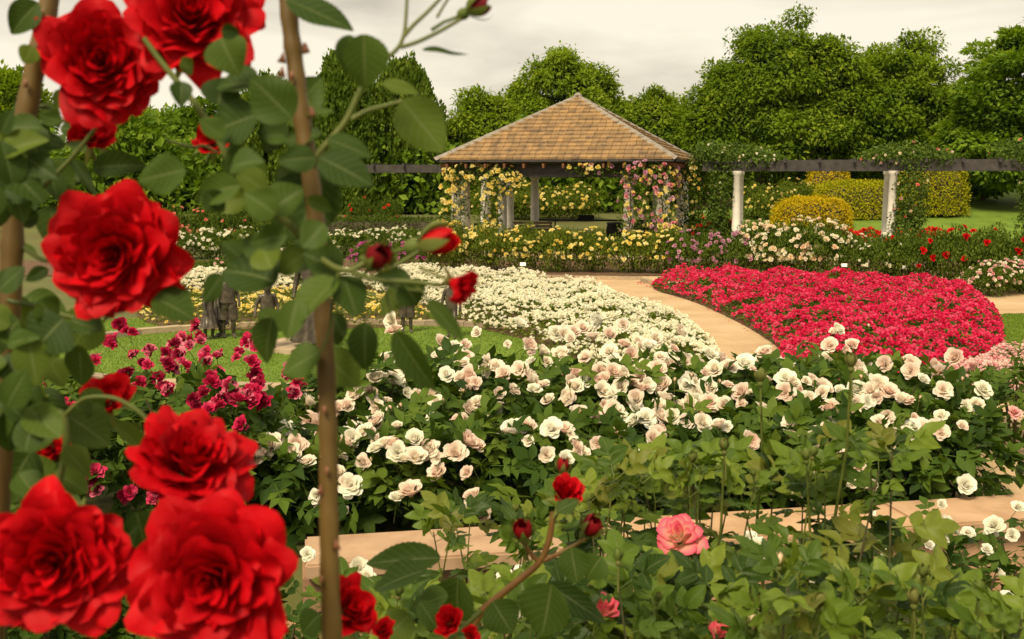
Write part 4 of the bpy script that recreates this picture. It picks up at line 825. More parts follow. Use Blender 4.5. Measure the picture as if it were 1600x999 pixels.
CREAM = [(811,509,24),(746,520,18),(825,542,28),(846,552,26),(877,556,30),(869,522,26),(882,526,28),(896,520,22),(911,514,24),(927,530,26),(936,501,28),(974,508,22),(953,525,26),(975,540,22),(996,534,20),(1014,544,28),(1024,531,24),(1060,520,28),(952,552,28),(986,555,26),(958,566,26),(764,572,34),(788,586,28),(813,579,28),(827,593,34),(830,567,20),(871,586,24),(899,586,26),(939,581,30),(958,583,30),(1041,558,14),(1027,577,28),(1049,573,36),(1067,568,30),(1089,578,34),(1108,556,28),(1127,561,20),(1117,579,30),(1139,575,28),(689,537,26),(711,544,24),(727,541,20),(692,558,30),(721,570,28),(730,559,22),(699,588,28),(736,590,36),(614,503,28),(616,519,28),(603,564,24),(631,557,28),(647,578,26),(587,595,34),(617,594,32),(558,619,36),(634,614,20),(653,616,18),(683,630,24),(631,641,24),(594,659,30),(570,656,22),(548,667,20),(484,659,32),(481,630,30),(458,656,26),(448,670,26),(419,666,22),(466,697,36),(425,697,40),(402,705,34),(650,689,36),(669,699,30),(728,694,40),(797,684,36),(822,670,36),(862,672,36),(881,674,30),(850,603,22),(780,637,22),(891,622,22),(897,644,20),(650,718,38),(674,706,34),(686,742,36),(642,772,42),(548,760,38),(570,724,28),(480,728,36),(740,780,34),(752,808,36),(495,776,24),(906,646,26),(932,654,26),(970,607,30),(995,625,34),(1010,655,32),(960,655,26),(1030,640,34),(940,612,30),(985,600,28),(1306,518,26),(1296,541,26),(1290,563,26),(1319,550,20),(1195,552,26),(1212,569,32),(1230,572,26),(1195,597,24),(1238,601,26),(1371,604,36),(1337,612,34),(1493,561,34),(1482,602,32),(1416,629,28),(1525,634,26),(1508,637,24),(1262,629,36),(1285,615,24),(1335,634,30),(1326,587,22),(1103,604,28),(1109,631,32),(1131,634,28),(1037,604,30),(1037,627,34),(1011,604,26),(1060,640,32),(1030,653,32),(1088,648,30),(1050,653,30),(1112,580,24),(1427,655,18),(1236,662,28),(1424,580,28),(1457,574,26),(1508,760,34),(1341,734,26),(1350,760,24),(1260,740,26),(1000,580,26),(1070,600,28),(915,560,24),(800,612,24),(745,630,24),(1190,640,26),(1300,660,26),(1385,650,22),(590,690,24),(530,640,28),(520,690,26)]
def dcream(y): return float(np.interp(y, [495, 540, 600, 660, 720, 800], [6.0, 5.6, 5.0, 4.6, 4.3, 4.1]))
ROWS = [('front', 4.35, [-.98, -.42, .12, .68, 1.22, 1.72], .36, .40), ('middle', 5.05, [-.72, -.1, .52, 1.12, 1.72], .40, .50), ('back', 5.75, [-.55, .1, .75, 1.4, 1.85], .42, .40)]
cb = []; cdm = []
for rn, Y0, xs_, rad, hh in ROWS:
    for i, xx in enumerate(xs_):
        yy = Y0+random.uniform(-.08, .08)+ (.10*xx if rn == 'front' else .05*xx); zz = float(tz(xx, yy))
        b_ = leafy_bush('blush cream rose bush, '+ORD[i]+' from left, '+rn+' row above the wall', (xx, yy, zz), rad*1.05, rad, hh, 120 if rn != 'back' else 80, 230, 'cream rose bushes above the wall')
        cb.append((b_, np.array([xx, yy]))); cdm.append(((xx, yy, zz), rad*1.05, rad, hh))
CREAM += [(a_+random.uniform(-60, 60), min(b_+random.uniform(0, 40), 800), c_*random.uniform(.6, 1)) for a_, b_, c_ in CREAM[::2]+CREAM[1::3] if a_ > 440]
CREAM += [(random.uniform(1150, 1490), random.uniform(565, 720), random.uniform(22, 34)) for k in range(36)]+[(random.uniform(395, 560), random.uniform(610, 770), random.uniform(24, 36)) for k in range(16)]+[(random.uniform(560, 1100), random.uniform(600, 720), random.uniform(20, 32)) for k in range(30)]
for i, (px, py, sz) in enumerate(CREAM):
    d = on_domes(px, py, 3.5, cdm, dcream(py)); p = at(px, py, d); j = min(range(len(cb)), key=lambda k: np.linalg.norm(cb[k][1]-p[:2])); r = RNG
    ax = np.array([r.normal()*.4, -.62+r.normal()*.3, .62+r.normal()*.25]); s = sz*d/FPX/2*1.24
    put_flower(cb[j][0], random.choice(FM['cream'] if i % 5 else FM['creamwhite']), p-nrm(ax)*s*.15, ax, s)
for k in range(24):
    px, py = random.choice(CREAM)[:2]; px += random.uniform(-40, 40); py -= random.uniform(10, 40)
    if py < 505: continue
    d = dcream(py+25); p = at(px, py, d); j = min(range(len(cb)), key=lambda k: np.linalg.norm(cb[k][1]-p[:2]))
    put_flower(cb[j][0], random.choice(BUDS['cream']), p, (random.uniform(-.3, .3), -.1, 1), .028, 'bud')
# dark bush at the right with a rusty bloom
rb = leafy_bush('dark small leaved rose bush with a dusty pink bloom at the right edge', (2.62, 5.6, 1.22), .5, .42, .40, 120, 220, 'cream rose bushes above the wall', lscale=.75)
put_flower(rb, FM['rusty'][0], at(1583, 648, 5.3), (0, -.6, .7), .045)
# magenta bushes at the left
MAG = [(303,505),(285,528),(314,534),(296,540),(260,553),(282,556),(263,572),(323,550),(339,559),(323,568),(371,559),(387,534),(403,541),(393,569),(405,595),(362,610),(387,623),(393,612),(346,622),(320,617),(416,632),(448,587),(467,601),(460,615),(263,610),(301,626),(170,535),(150,565),(200,582),(232,572),(262,572),(257,607),(65,600),(150,740),(150,770),(202,770),(240,782),(246,762),(360,605),(400,630),(327,642),(380,665),(187,507),(172,540),(207,521),(210,556),(235,548),(248,590),(300,585),(340,585),(372,628),(330,600),(220,600),(180,600),(120,560),(290,575),(275,540),(110,640),(400,615),(345,635),(40,560),(60,640),(30,700),(230,735),(120,720)]
def dmag(y): return float(np.interp(y, [500, 600, 700, 790], [5.0, 4.4, 3.8, 3.4]))
mb_ = []; mdm = []
for i, (xx, yy, h_) in enumerate([(-1.72, 4.0, .62), (-1.18, 4.15, .60), (-1.55, 4.75, .52), (-1.12, 4.85, .40), (-2.1, 4.6, .5)]):
    b_ = leafy_bush(['magenta rose bush behind the big red roses at lower left', 'crimson magenta rose bush with dense clusters beside the cream roses', 'magenta rose bush in the back, below the bronze girls', 'small magenta rose bush at the edge of the lawn, left of the cane', 'magenta rose bush at the left edge behind the foreground leaves'][i], (xx, yy, float(tz(xx, yy))), .36, .36, h_, 110, 200, 'magenta rose bushes', lscale=.85)
    mb_.append((b_, np.array([xx, yy]))); mdm.append(((xx, yy, float(tz(xx, yy))), .36, .36, h_))
for px, py in MAG:
    for e in range(2):
        d = on_domes(px, py, 2.8, mdm, dmag(py)); p = at(px+random.uniform(-9, 9)*e, py+random.uniform(-9, 9)*e, d+.03*e); j = min(range(len(mb_)), key=lambda k: np.linalg.norm(mb_[k][1]-p[:2]))
        put_flower(mb_[j][0], random.choice(FM['magenta']), p, (RNG.normal()*.4, -.6+RNG.normal()*.3, .6+RNG.normal()*.2), random.uniform(.026, .042))
# low floribundas in front of the wall
LOWF = [(1470,830,44),(1445,850,24),(1512,835,20),(1553,824,30),(1580,838,24),(1590,795,20),(1185,862,40),(1170,845,24),(1120,855,24),(1378,865,20),(1440,880,22),(1265,912,24),(1245,915,20),(1070,905,22),(560,890,34),(575,905,30),(480,868,22),(600,940,24),(790,905,26),(800,965,30),(770,960,22),(815,905,34),(640,905,20),(1135,940,20),(1570,945,34),(1585,965,26),(1135,965,18),(700,925,20),(1470,790,18),(1130,880,22),(1050,925,20),(1540,860,18),(1355,800,20),(1560,900,20)]
lb = []; ldm = []
for i, (xx, yy, h_) in enumerate([(-.78, 3.15, .66), (-.22, 3.0, .66), (.33, 3.0, .86), (.85, 3.1, .82), (1.30, 3.25, .79), (1.72, 3.35, .80), (1.45, 2.75, .56), (.95, 2.65, .52), (.1, 2.6, .48), (-1.15, 3.3, .72), (-1.55, 3.2, .7), (-1.0, 2.7, .5)]):
    b_ = leafy_bush('low cream white floribunda bush '+['in front of the wall left of the cane', 'below the wall right of the cane', 'under the red shoot with dark buds', 'below the wall behind the pink bloom', 'below the cap stones with a full white cluster', 'at the right edge below the wall', 'at lower right among tall buds', 'at the bottom behind the striped bud', 'at the bottom behind the orange pink bloom', 'left of the cane under the cream roses', 'behind the largest red bloom', 'at the bottom left of the cane'][i], (xx, yy, .74), .34, .28, h_, 80, 170, 'low white floribunda bushes', lscale=.72)
    lb.append((b_, np.array([xx, yy]))); ldm.append(((xx, yy, .74), .34, .28, h_))
for px, py, sz in LOWF:
    d = on_domes(px, py, 2.2, ldm, float(np.interp(py, [780, 860, 960], [3.5, 3.2, 2.8]))); p = at(px, py, d); j = min(range(len(lb)), key=lambda k: np.linalg.norm(lb[k][1]-p[:2])); s = sz*d/FPX/2*1.3
    for e in range(2 if sz > 25 else 1):
        ax = (RNG.normal()*.4, -.6+RNG.normal()*.3, .6); put_flower(lb[j][0], random.choice(FM['creamwhite']), p+np.array([random.uniform(-.03, .03)*e, .02*e, -.03*e]), ax, s*(1-.3*e))
# ------------------------------------------------------------------ tall shoots of the front bush
FL = [compound_mesh('leaf', .15, 140+k, M['leaf_front'], nu=4, nv=11) for k in range(6)]
FLT_ = compound(.15, 141)[:2]
FB = [(610, 2.3, 885, 5), (730, 2.3, 800, 6), (830, 2.25, 765, 6), (930, 2.2, 735, 7), (1035, 2.15, 725, 8), (1140, 2.1, 710, 6), (1235, 2.1, 695, 5), (1330, 1.95, 680, 5), (1400, 2.05, 820, 4), (1530, 2.0, 940, 4), (1625, 1.9, 950, 4), (1000, 1.65, 905, 6), (1130, 1.6, 895, 6), (1270, 1.55, 900, 6), (1400, 1.6, 925, 6), (1530, 1.55, 945, 6), (860, 1.7, 925, 5), (720, 1.8, 950, 5)]
PLACE = ['at the left below the wall', 'under the round cream bloom', 'left of the red half open bloom', 'behind the red half open bloom', 'in the middle with bronze young leaves', 'left of the tall bud shoot', 'beside the tall bud shoot', 'carrying the tallest green bud', 'right of the tallest bud', 'before the cap stones at the right', 'at the right edge', 'around the pink bloom', 'right of the pink bloom', 'with the striped bud at the bottom', 'at the bottom below the wall', 'in the lower right corner', 'under the red shoot', 'at the bottom near the cane']
fb = []
for i, (px, d, top, ns) in enumerate(FB):
    c = at(px, 700, d); b_ = thing('rose_bush', 'leafy green rose shoots '+PLACE[i], 'rose bush', (c[0], c[1], .72), 'tall shoots of the front roses'); fb.append((b_, c))
    tps = []
    for k in range(ns):
        tp = at(px+random.gauss(0, 48), top+abs(random.gauss(0, 60)), d+random.uniform(-.16, .2)); bs = np.array([c[0]+random.gauss(0, .06), c[1]+random.gauss(0, .06), .70])
        t = np.linspace(0, 1, 9); bend = np.array([random.gauss(0, .05), random.gauss(0, .05), 0]); P = bs+(tp-bs)*t[:, None]+bend*np.sin(PI*t)[:, None]
        part('stem', MB().tube(P, np.linspace(.0055, .0014, 9), 6, False).mesh('stem', random.choice([M['stem'], M['stem'], M['stemdark']])), b_)
        tps.append(tp); Ls = np.linalg.norm(tp-bs); nl = int(Ls/.055); az = random.uniform(0, 6)
        for j in range(nl):
            tt = 1-(j+.4)*.055/Ls
            if tt < .12: break
            az += 2.4; q = np.array([np.interp(tt, t, P[:, m]) for m in range(3)]); gd = nrm([math.cos(az), math.sin(az), random.uniform(-.1, .5)]); up = nrm(np.array([0, -.3, 1])+rdir(1)[0]*.45)
            part('leaf', random.choice(FL), b_, mat4(frames(gd, up), q, random.uniform(.48, .84)*(1 if j > 1 else .6)))
        for m in range(3):
            az += 2.1; part('leaf', random.choice(FL), b_, mat4(frames(nrm([math.cos(az)*.7, math.sin(az)*.7, .7]), nrm(np.array([0, -.5, .8])+rdir(1)[0]*.3)), tp-np.array([0, 0, .012]), random.uniform(.38, .58)))
        u = random.random()
        if u < .16: put_flower(b_, random.choice(BUDS['bicolor'] if u < .04 else BUDS['sepal']), tp+np.array([0, 0, .03]), (random.gauss(0, .15), random.gauss(0, .15), 1), random.uniform(.018, .028), 'bud')
for (b_, c) in fb:
    n = 70; zt_ = max(ch.matrix_basis.translation.z for ch in b_.children)
    p = np.stack([RNG.normal(0, .15, n), RNG.normal(.06, .14, n), RNG.uniform(.12, max(.3, zt_*.62), n)], 1); gd = nrm(rdir(n)+np.array([0, -.2, .1])); up = nrm(np.array([0, -.3, 1.])+rdir(n)*.5)
    T = FLT_; V, F = scatter(T[0], T[1], p, frames(gd, up), RNG.uniform(.5, .85, n)); stuff(part('foliage', mk('foliage', V, F, M['leaf_front'], True, np.repeat(RNG.random(n), len(T[1]))), b_, None, False))
BIC = [rose_mesh('flower', M['bicolor'], 20, 6, 6, 170+k, op, .09, 2.4, cu) for k, (op, cu) in enumerate([(1., 0), (.7, .5)])]
for px, py, sz, d, v, ax in [(1060, 836, 72, 2.0, 0, (-.2, -.5, .7)), (942, 952, 62, 1.75, 1, (.35, -.35, .8)), (1125, 990, 50, 1.6, 1, (0, -.4, .9))]:
    p = at(px, py, d); j = min(range(len(fb)), key=lambda k: np.linalg.norm(fb[k][1][:2]-p[:2])); s = sz*d/FPX/2/.8; put_flower(fb[j][0], BIC[v], p-nrm(ax)*s*.4, ax, s)
for px, py, sz, d, c in [(1330, 575, 34, 1.9, 'sepal'), (1188, 598, 34, 2.1, 'sepal'), (1217, 886, 34, 1.6, 'bicolor'), (1175, 985, 40, 1.5, 'bicolor'), (1428, 945, 40, 1.5, 'sepal'), (1530, 930, 36, 1.5, 'sepal'), (1132, 705, 30, 1.95, 'sepal'), (1260, 720, 30, 1.9, 'sepal')]:
    p = at(px, py, d); j = min(range(len(fb)), key=lambda k: np.linalg.norm(fb[k][1][:2]-p[:2])); s = sz*d/FPX*.8
    put_flower(fb[j][0], random.choice(BUDS[c]), p, (random.gauss(0, .08), 0, 1), s, 'bud')
    e = p-np.array([random.gauss(0, .02), -.05, .30]); part('stem', MB().tube([p, (p+e)/2+np.array([.008, 0, 0]), e], [.0022, .0026, .003], 6, False).mesh('stem', M['stem']), fb[j][0])
# ------------------------------------------------------------------ foreground climbing rose
FLT = [leaflet_mesh('leaf', M['leaf_fg'], L=1, Wd=1, nu=8, nv=26, fold=f, droop=dr, wave=w, serr=.06, ph=p, twist=tw) for f, dr, w, p, tw in [(.16, .12, .05, 0, .1), (.28, .2, .04, 2, -.15), (.08, .05, .07, 4, .2), (.35, .28, .05, 1, 0), (.2, -.08, .06, 3, .15)]]
def cane(px_pts, d, w, label):
    P = np.array([at(x, y, dd) for (x, y), dd in zip(px_pts, np.broadcast_to(d, len(px_pts)))])
    t = np.linspace(0, 1, len(P)); tt = np.linspace(0, 1, len(P)*6)
    P = np.stack([np.interp(tt, t, P[:, k]) for k in range(3)], 1)
    for _ in range(6): P[1:-1] = (P[:-2]+2*P[1:-1]+P[2:])/4
    return P
def fleaf(root, bx, by, tx, ty, w, d, dt=0., shade=0):
    a = at(bx, by, d); b = at(tx, ty, d+dt+random.uniform(-.012, .012)); v = b-a; L = np.linalg.norm(v); wd = w*d/FPX*1.25
    tocam = nrm(CAM-a); up = nrm(tocam*random.uniform(.55, 1.)+np.array([0, 0, random.uniform(.2, .7)])+rdir(1)[0]*.3)
    R = frames(v[None], up[None])[0]; Mx = np.eye(4); Mx[:3, :3] = R*np.array([wd, L, (wd+L)/2]); Mx[:3, 3] = a
    part('leaf', random.choice(FLT), root, Matrix(Mx.tolist()))
def shoot(root, pts, d, w0, w1, mat, name='shoot'):
    P = cane(pts, d, 0, ''); dm = np.mean(np.broadcast_to(d, len(pts))); part(name, MB().tube(P, np.linspace(w0, w1, len(P))/2*dm/FPX, 8, False).mesh(name, mat), root)
    return P
thm = MB().add([(-.35, 0, -.7), (.35, 0, -.7), (.3, 0, .6), (-.3, 0, .6), (0, 1.0, -.35), (0, .45, .1)], [[0, 1, 4], [1, 2, 5], [1, 5, 4], [2, 3, 5], [3, 0, 4], [3, 4, 5]]).mesh('thorn', M['thorn'], True)
HP = [[(mk('petal', V, F, M['red']), UV, F) for V, F, UV in rose_petals(Np, 10, 10, sd, op, rf, cu)] for Np, sd, op, rf, cu in [(84, 301, .98, .12, .25), (78, 302, .94, .14, .30), (76, 303, 1.02, .12, .12), (26, 304, .78, .14, .4)]]
def calyx_mesh(L=1.2):
    mb = MB(); calyx(mb, L=L, r=.06, mi=0, bend=.25)
    for i in range(5):
        V, F = leaflet(.75, .2, 2, 4, .2, .5); a = i*2*PI/5; c, s = math.cos(a), math.sin(a); V = V@np.array([[c, -s, 0], [s, c, 0], [0, 0, 1]]).T+np.array([0, 0, -.02]); mb.add(V, F)
    return mb.mesh('flower', M['sepal'])
CAL = calyx_mesh()
def bigrose(root, px, py, sz, d, ax, v, label=None):
    p = at(px, py, d); s = sz*d/FPX/2/.98; ax = nrm(ax); side = nrm(np.cross(ax, nrm(RNG.normal(size=3)))); R = frames(np.cross(ax, side), ax)
    f = part('flower', CAL, root, mat4(R, p-ax*s*.45, s))
    for me, _, _ in HP[v]:
        o = bpy.data.objects.new('petal', me); COL.objects.link(o); o.parent = f
        o.matrix_basis = Matrix.Rotation(random.uniform(-.05, .05), 4, 'Z')
    if label: f['label'] = label
RBUD = [bud_mesh('bud', M['redbud'], 31, .9, 1.3), bud_mesh('bud', M['red'], 32, 1.0, 1.15), bud_mesh('bud', M['redbud'], 33, .9, 1.0)]
def fbud(root, px, py, sz, d, ax, v):
    p = at(px, py, d); s = sz*d/FPX; ax = nrm(ax); put_flower(root, RBUD[v], p-ax*s*.45, ax, s, 'bud')
# centre cane
c0 = at(518, 1010, .82)
RC = thing('climbing_rose', 'climbing red rose with the thorny cane standing in the foreground left of centre', 'climbing rose', (c0[0], c0[1], .72), 'foreground climbing roses')
P = cane([(446, -40), (452, 30), (460, 90), (468, 160), (478, 230), (490, 310), (500, 400), (506, 500), (511, 600), (513, 700), (514, 800), (515, 900), (519, 1010), (522, 1150), (524, 1400), (524, 1900), (520, 2700)], [.80]*13+[.82, .86, .95, 1.0], 0, '')
P[:, 2] = np.maximum(P[:, 2], .70); part('cane', MB().tube(P, np.interp(np.linspace(0, 1, len(P)), [0, .3, .7, 1], [.0064, .0063, .0070, .009])*(1+.05*np.sin(np.arange(len(P))*1.3)+.07*(np.arange(len(P)) % 11 == 0)), 14, False).mesh('cane', M['cane']), RC)
for px, py, sd in [(474, 14, 1), (478, 75, 1), (441, 90, -1), (440, 112, -1), (456, 118, 0), (488, 175, 1), (507, 640, 0), (500, 765, -1), (526, 850, 1), (502, 905, 0), (511, 735, 0)]:
    p = at(px-sd*3, py, .795 if sd else .79); ax = nrm(np.array([sd*1., -.5 if sd else -1, -.25])); part('thorn', thm, RC, mat4(frames(ax, np.array([0, 0, 1.])), p, .0062 if sd else .0045))
shoot(RC, [(488, 262), (499, 237), (541, 192), (562, 141), (595, 99), (624, 75), (633, 51), (636, 0), (637, -40)], .78, 12, 4, M['stem'])
shoot(RC, [(632, 56), (645, 40), (665, 22), (690, -4), (710, -30)], .78, 7, 5, M['stem']); shoot(RC, [(626, 74), (650, 67), (684, 51), (720, 30)], .78, 7, 6, M['stem'])
shoot(RC, [(550, 186), (575, 172), (600, 166), (628, 158)], .77, 8, 5, M['stem']); shoot(RC, [(502, 405), (525, 420), (548, 424), (575, 408)], .75, 10, 9, M['stem'])
shoot(RC, [(548, 424), (585, 438), (640, 440), (690, 446)], .75, 8, 7, M['stem']); shoot(RC, [(580, 434), (610, 420), (640, 402), (655, 392)], .75, 7, 6, M['stem'])
shoot(RC, [(530, 425), (520, 470), (515, 520), (503, 548)], .77, 6, 5, M['stem']); shoot(RC, [(590, 437), (625, 450), (655, 455)], .76, 5, 4, M['stem']); shoot(RC, [(640, 441), (660, 455), (668, 470)], .76, 4, 4, M['stem'])
shoot(RC, [(600, 440), (608, 480), (618, 520)], .77, 4, 3, M['stem']); shoot(RC, [(556, 430), (566, 470), (570, 505)], .77, 4, 4, M['stem'])
shoot(RC, [(505, 400), (430, 330), (360, 262), (340, 212), (300, 155), (250, 95), (225, 60)], .82, 13, 9, M['stem'])
shoot(RC, [(340, 240), (318, 226), (305, 232), (260, 220)], .95, 5, 4, M['stem'])
fbud(RC, 748, 10, 52, .78, (.75, -.1, .35), 0); fbud(RC, 716, -28, 40, .78, (.5, 0, .8), 2); fbud(RC, 592, 400, 62, .75, (.45, -.75, .5), 0); fbud(RC, 683, 377, 76, .75, (.92, -.15, .22), 1)
bigrose(RC, 720, 448, 84, .74, (.75, -.3, -.35), 3, 'round half open dark red bud')
for q in [(448, 0, 553, 42, 46), (568, 54, 573, 138, 58), (547, 55, 540, 113, 32), (598, 130, 656, 144, 26), (628, 158, 694, 236, 66), (478, 180, 522, 176, 20), (502, 210, 442, 220, 32), (446, 188, 406, 234, 46), (512, 218, 581, 242, 36), (499, 246, 583, 286, 52), (494, 247, 436, 250, 36), (456, 185, 392, 122, 62), (497, 262, 468, 374, 82), (448, 367, 392, 380, 32), (507, 350, 474, 388, 40), (432, 442, 345, 408, 76), (348, 430, 316, 472, 30), (478, 393, 438, 428, 42), (532, 427, 478, 392, 50), (528, 437, 450, 502, 66), (536, 430, 559, 496, 50), (464, 468, 449, 528, 36), (501, 549, 440, 583, 46), (503, 552, 561, 603, 52), (571, 505, 567, 580, 42), (516, 490, 540, 528, 26), (530, 500, 526, 540, 24), (655, 455, 590, 482, 46), (668, 470, 726, 531, 28), (618, 518, 676, 614, 38), (640, 445, 588, 428, 34), (660, 78, 733, 84, 15), (630, 440, 655, 478, 40), (430, 335, 385, 300, 45), (425, 330, 470, 290, 50), (405, 130, 334, 128, 50), (345, 60, 368, 112, 56), (402, 180, 322, 206, 60), (376, 290, 298, 306, 42), (362, 262, 402, 244, 44), (372, 270, 420, 300, 40), (290, 266, 214, 282, 50), (283, 128, 283, 162, 28), (345, 48, 374, 52, 20), (285, 90, 300, 118, 22), (410, 215, 455, 205, 40), (395, 240, 350, 265, 40), (350, 215, 310, 190, 38), (420, 395, 380, 372, 40), (340, 165, 352, 120, 50), (470, 300, 440, 262, 46), (320, 300, 350, 330, 30), (425, 420, 405, 380, 42), (480, 310, 520, 330, 20)]:
    fleaf(RC, *q, random.uniform(.74, .84))
# left cane and its roses
l0 = at(5, 1000, .9)
RL = thing('climbing_rose', 'climbing red rose with a thick cane and large red blooms at the left edge', 'climbing rose', (l0[0]-.05, l0[1], .72), 'foreground climbing roses')
P = cane([(84, -40), (74, 20), (58, 90), (42, 170), (28, 250), (20, 330), (18, 420), (12, 520), (6, 640), (-4, 800), (-14, 1000), (-30, 1500), (-40, 2400)], [.88]*11+[.92, 1.], 0, '')
P[:, 2] = np.maximum(P[:, 2], .70); part('cane', MB().tube(P, np.linspace(.0078, .0100, len(P))*(1+.05*np.sin(np.arange(len(P))*1.1)+.06*(np.arange(len(P)) % 12 == 0)), 14, False).mesh('cane', M['cane']), RL)
for px, py, sd in [(66, 20, 0), (60, 48, 0), (40, 130, 0), (75, 30, 1), (24, 300, 1)]:
    p = at(px, py, .868); part('thorn', thm, RL, mat4(frames(nrm(np.array([sd, -1, -.2])), np.array([0, 0, 1.])), p, .005))
shoot(RL, [(20, 330), (60, 300), (110, 250), (150, 200)], .9, 9, 6, M['stem']); shoot(RL, [(10, 640), (60, 650), (100, 640), (105, 700), (88, 770)], .84, 10, 12, M['stem'])
shoot(RL, [(0, 360), (40, 390), (70, 410), (110, 400)], .88, 8, 7, M['stem']); shoot(RL, [(12, 470), (60, 480), (120, 500), (180, 480)], .86, 8, 6, M['stem'])
shoot(RL, [(100, 650), (130, 620), (180, 620), (230, 650), (268, 740)], .84, 6, 8, M['stem']); shoot(RL, [(40, 170), (75, 165), (95, 190), (120, 190)], .9, 7, 5, M['stem'])
shoot(RL, [(100, 770), (200, 850), (270, 960), (300, 1060)], .82, 10, 14, M['stem'])
bigrose(RL, 158, 96, 200, .86, (.25, -.9, .1), 1, 'full red bloom below the top edge')
bigrose(RL, 300, 22, 215, .84, (.2, -.75, .25), 2, 'wide red bloom cut by the top edge')
bigrose(RL, 176, 398, 222, .82, (.03, -.99, .06), 0, 'round full red bloom facing the viewer')
bigrose(RL, 82, 880, 250, .76, (.12, -.93, .2), 1, 'large red bloom in the lower left corner')
bigrose(RL, 332, 905, 275, .74, (0, -.96, .16), 2, 'largest red bloom at the bottom, facing the viewer')
bigrose(RL, 300, 715, 200, .82, (.35, -.45, .75), 2, 'red bloom seen from the side above the largest one')
bigrose(RL, 142, 212, 95, .95, (.3, -.7, .3), 3); bigrose(RL, 332, 215, 88, 1.15, (.2, -.8, .4), 3); bigrose(RL, 168, 622, 105, .95, (.3, -.6, .5), 3); bigrose(RL, 5, 238, 70, 1.0, (-.2, -.8, .3), 3); bigrose(RL, 78, 700, 80, 1.0, (.2, -.8, .3), 3); bigrose(RL, 45, 625, 60, 1.0, (-.2, -.8, .3), 3)
for q in [(60, 5, 13, 50, 40), (52, 73, 36, 98, 26), (66, 200, -6, 198, 36), (82, 250, 26, 288, 46), (72, 255, 112, 306, 42), (114, 250, 152, 304, 26), (145, 262, 224, 254, 36), (240, 466, 304, 490, 62), (100, 498, 52, 545, 72), (150, 488, 108, 548, 60), (66, 560, 2, 582, 52), (125, 540, 126, 604, 40), (75, 562, 102, 602, 32), (105, 650, 172, 690, 62), (82, 690, 8, 690, 42), (65, 648, 118, 664, 28), (50, 702, -2, 792, 62), (178, 660, 236, 711, 26), (212, 800, 232, 864, 52), (60, 335, 30, 350, 26), (70, 160, 92, 200, 22), (95, 190, 60, 180, 22), (20, 480, 50, 520, 40), (30, 500, -6, 540, 50), (110, 500, 160, 520, 40), (60, 600, 20, 640, 40), (100, 700, 140, 740, 34), (30, 290, 0, 300, 24), (75, 420, 40, 440, 18), (30, 380, 62, 410, 16), (100, 140, 88, 170, 20), (210, 470, 150, 500, 44), (30, 740, 60, 780, 40), (130, 610, 160, 650, 34), (0, 620, 40, 600, 44), (0, 480, 20, 440, 34), (10, 560, 40, 540, 50), (55, 215, 100, 230, 30), (50, 160, 20, 190, 30), (190, 850, 215, 820, 30), (130, 240, 100, 215, 26), (60, 470, 90, 500, 40), (20, 660, 60, 700, 50), (0, 700, 30, 740, 46)]:
    fleaf(RL, *q, random.uniform(.82, .98))
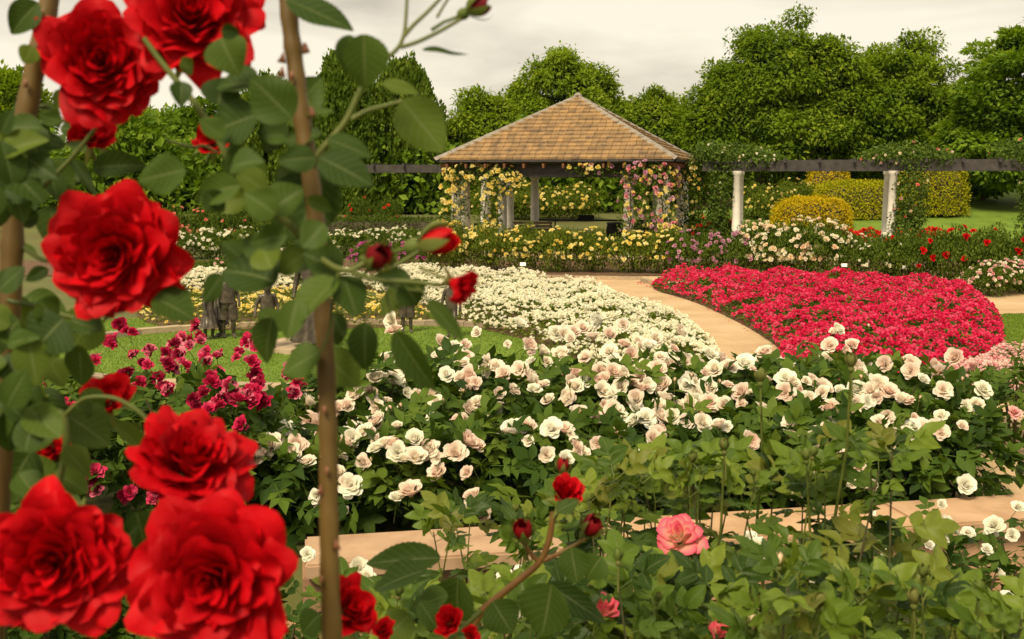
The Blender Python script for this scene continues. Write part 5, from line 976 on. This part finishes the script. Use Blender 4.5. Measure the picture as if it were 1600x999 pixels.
# red shoot with dark buds and low red blooms, centre bottom
s0 = at(755, 952, 1.3)
RS = thing('rose_shoot', 'arching red rose shoot with a half open bloom and dark buds at bottom centre', 'rose bush', (s0[0], s0[1], .72))
p0 = at(755, 952, 1.3); part('shoot', MB().tube([(p0[0]-.04, p0[1], .70), (p0[0]-.05, p0[1], 1.4), p0-np.array([.03, 0, .06]), p0], [.006, .005, .0045, .004], 8, False).mesh('shoot', M['redstem']), RS)
shoot(RS, [(752, 955), (800, 915), (845, 880), (860, 840), (864, 800)], 1.3, 13, 9, M['redstem']); shoot(RS, [(845, 882), (826, 862), (818, 842)], 1.3, 8, 6, M['redstem']); shoot(RS, [(850, 876), (880, 862), (915, 842)], 1.3, 8, 6, M['redstem'])
bigrose(RS, 884, 770, 82, 1.28, (.15, -.5, .7), 3, 'half open red bloom'); fbud(RS, 816, 828, 46, 1.28, (-.1, -.5, .8), 0); fbud(RS, 925, 822, 48, 1.3, (.4, -.4, .7), 0); fbud(RS, 880, 728, 36, 1.36, (.1, -.3, .9), 2)
bigrose(RS, 548, 950, 125, 1.05, (.4, -.6, .5), 3, 'loose red bloom beside the cane foot'); bigrose(RS, 700, 970, 66, 1.2, (-.2, -.7, .5), 3); bigrose(RS, 600, 985, 50, 1.15, (.3, -.6, .5), 3); bigrose(RS, 735, 992, 40, 1.2, (.3, -.6, .5), 3)
shoot(RS, [(548, 975), (560, 1010), (600, 1060), (680, 1080)], 1.1, 10, 12, M['stem']); shoot(RS, [(752, 955), (720, 985), (700, 1000)], 1.25, 8, 8, M['stem'])
for q in [(688, 872, 570, 876, 40), (662, 892, 580, 916, 44), (716, 903, 708, 988, 62), (862, 913, 850, 992, 72), (856, 912, 945, 974, 32), (892, 856, 902, 912, 40), (640, 960, 600, 999, 44), (655, 940, 690, 990, 30), (500, 960, 470, 990, 40), (870, 800, 905, 780, 20), (940, 870, 915, 905, 40), (770, 940, 800, 990, 50), (700, 930, 640, 950, 44)]:
    fleaf(RS, *q, random.uniform(1.2, 1.32))
for k in range(70):
    x0, y0 = random.uniform(-10, 130 if k % 2 else 45), random.choice([random.uniform(190, 330), random.uniform(450, 800)]); an = random.uniform(0, 6.28); l = random.uniform(40, 75)
    fleaf(RL, x0, y0, x0+l*math.cos(an), y0+l*math.sin(an), l*.62, random.uniform(.92, 1.06) if k % 2 else random.uniform(.79, .85))
for k in range(14):
    x0, y0 = random.uniform(350, 520), random.uniform(110, 520); an = random.uniform(0, 6.28); l = random.uniform(45, 75)
    fleaf(RC, x0, y0, x0+l*math.cos(an), y0+l*math.sin(an), l*.62, random.uniform(.84, .92))
# petal UVs for the large blooms
for grp in HP:
    for me, UV, F in grp: me.uv_layers.new(name='UVMap').data.foreach_set('uv', UV[F.ravel()].ravel().astype(np.float32))
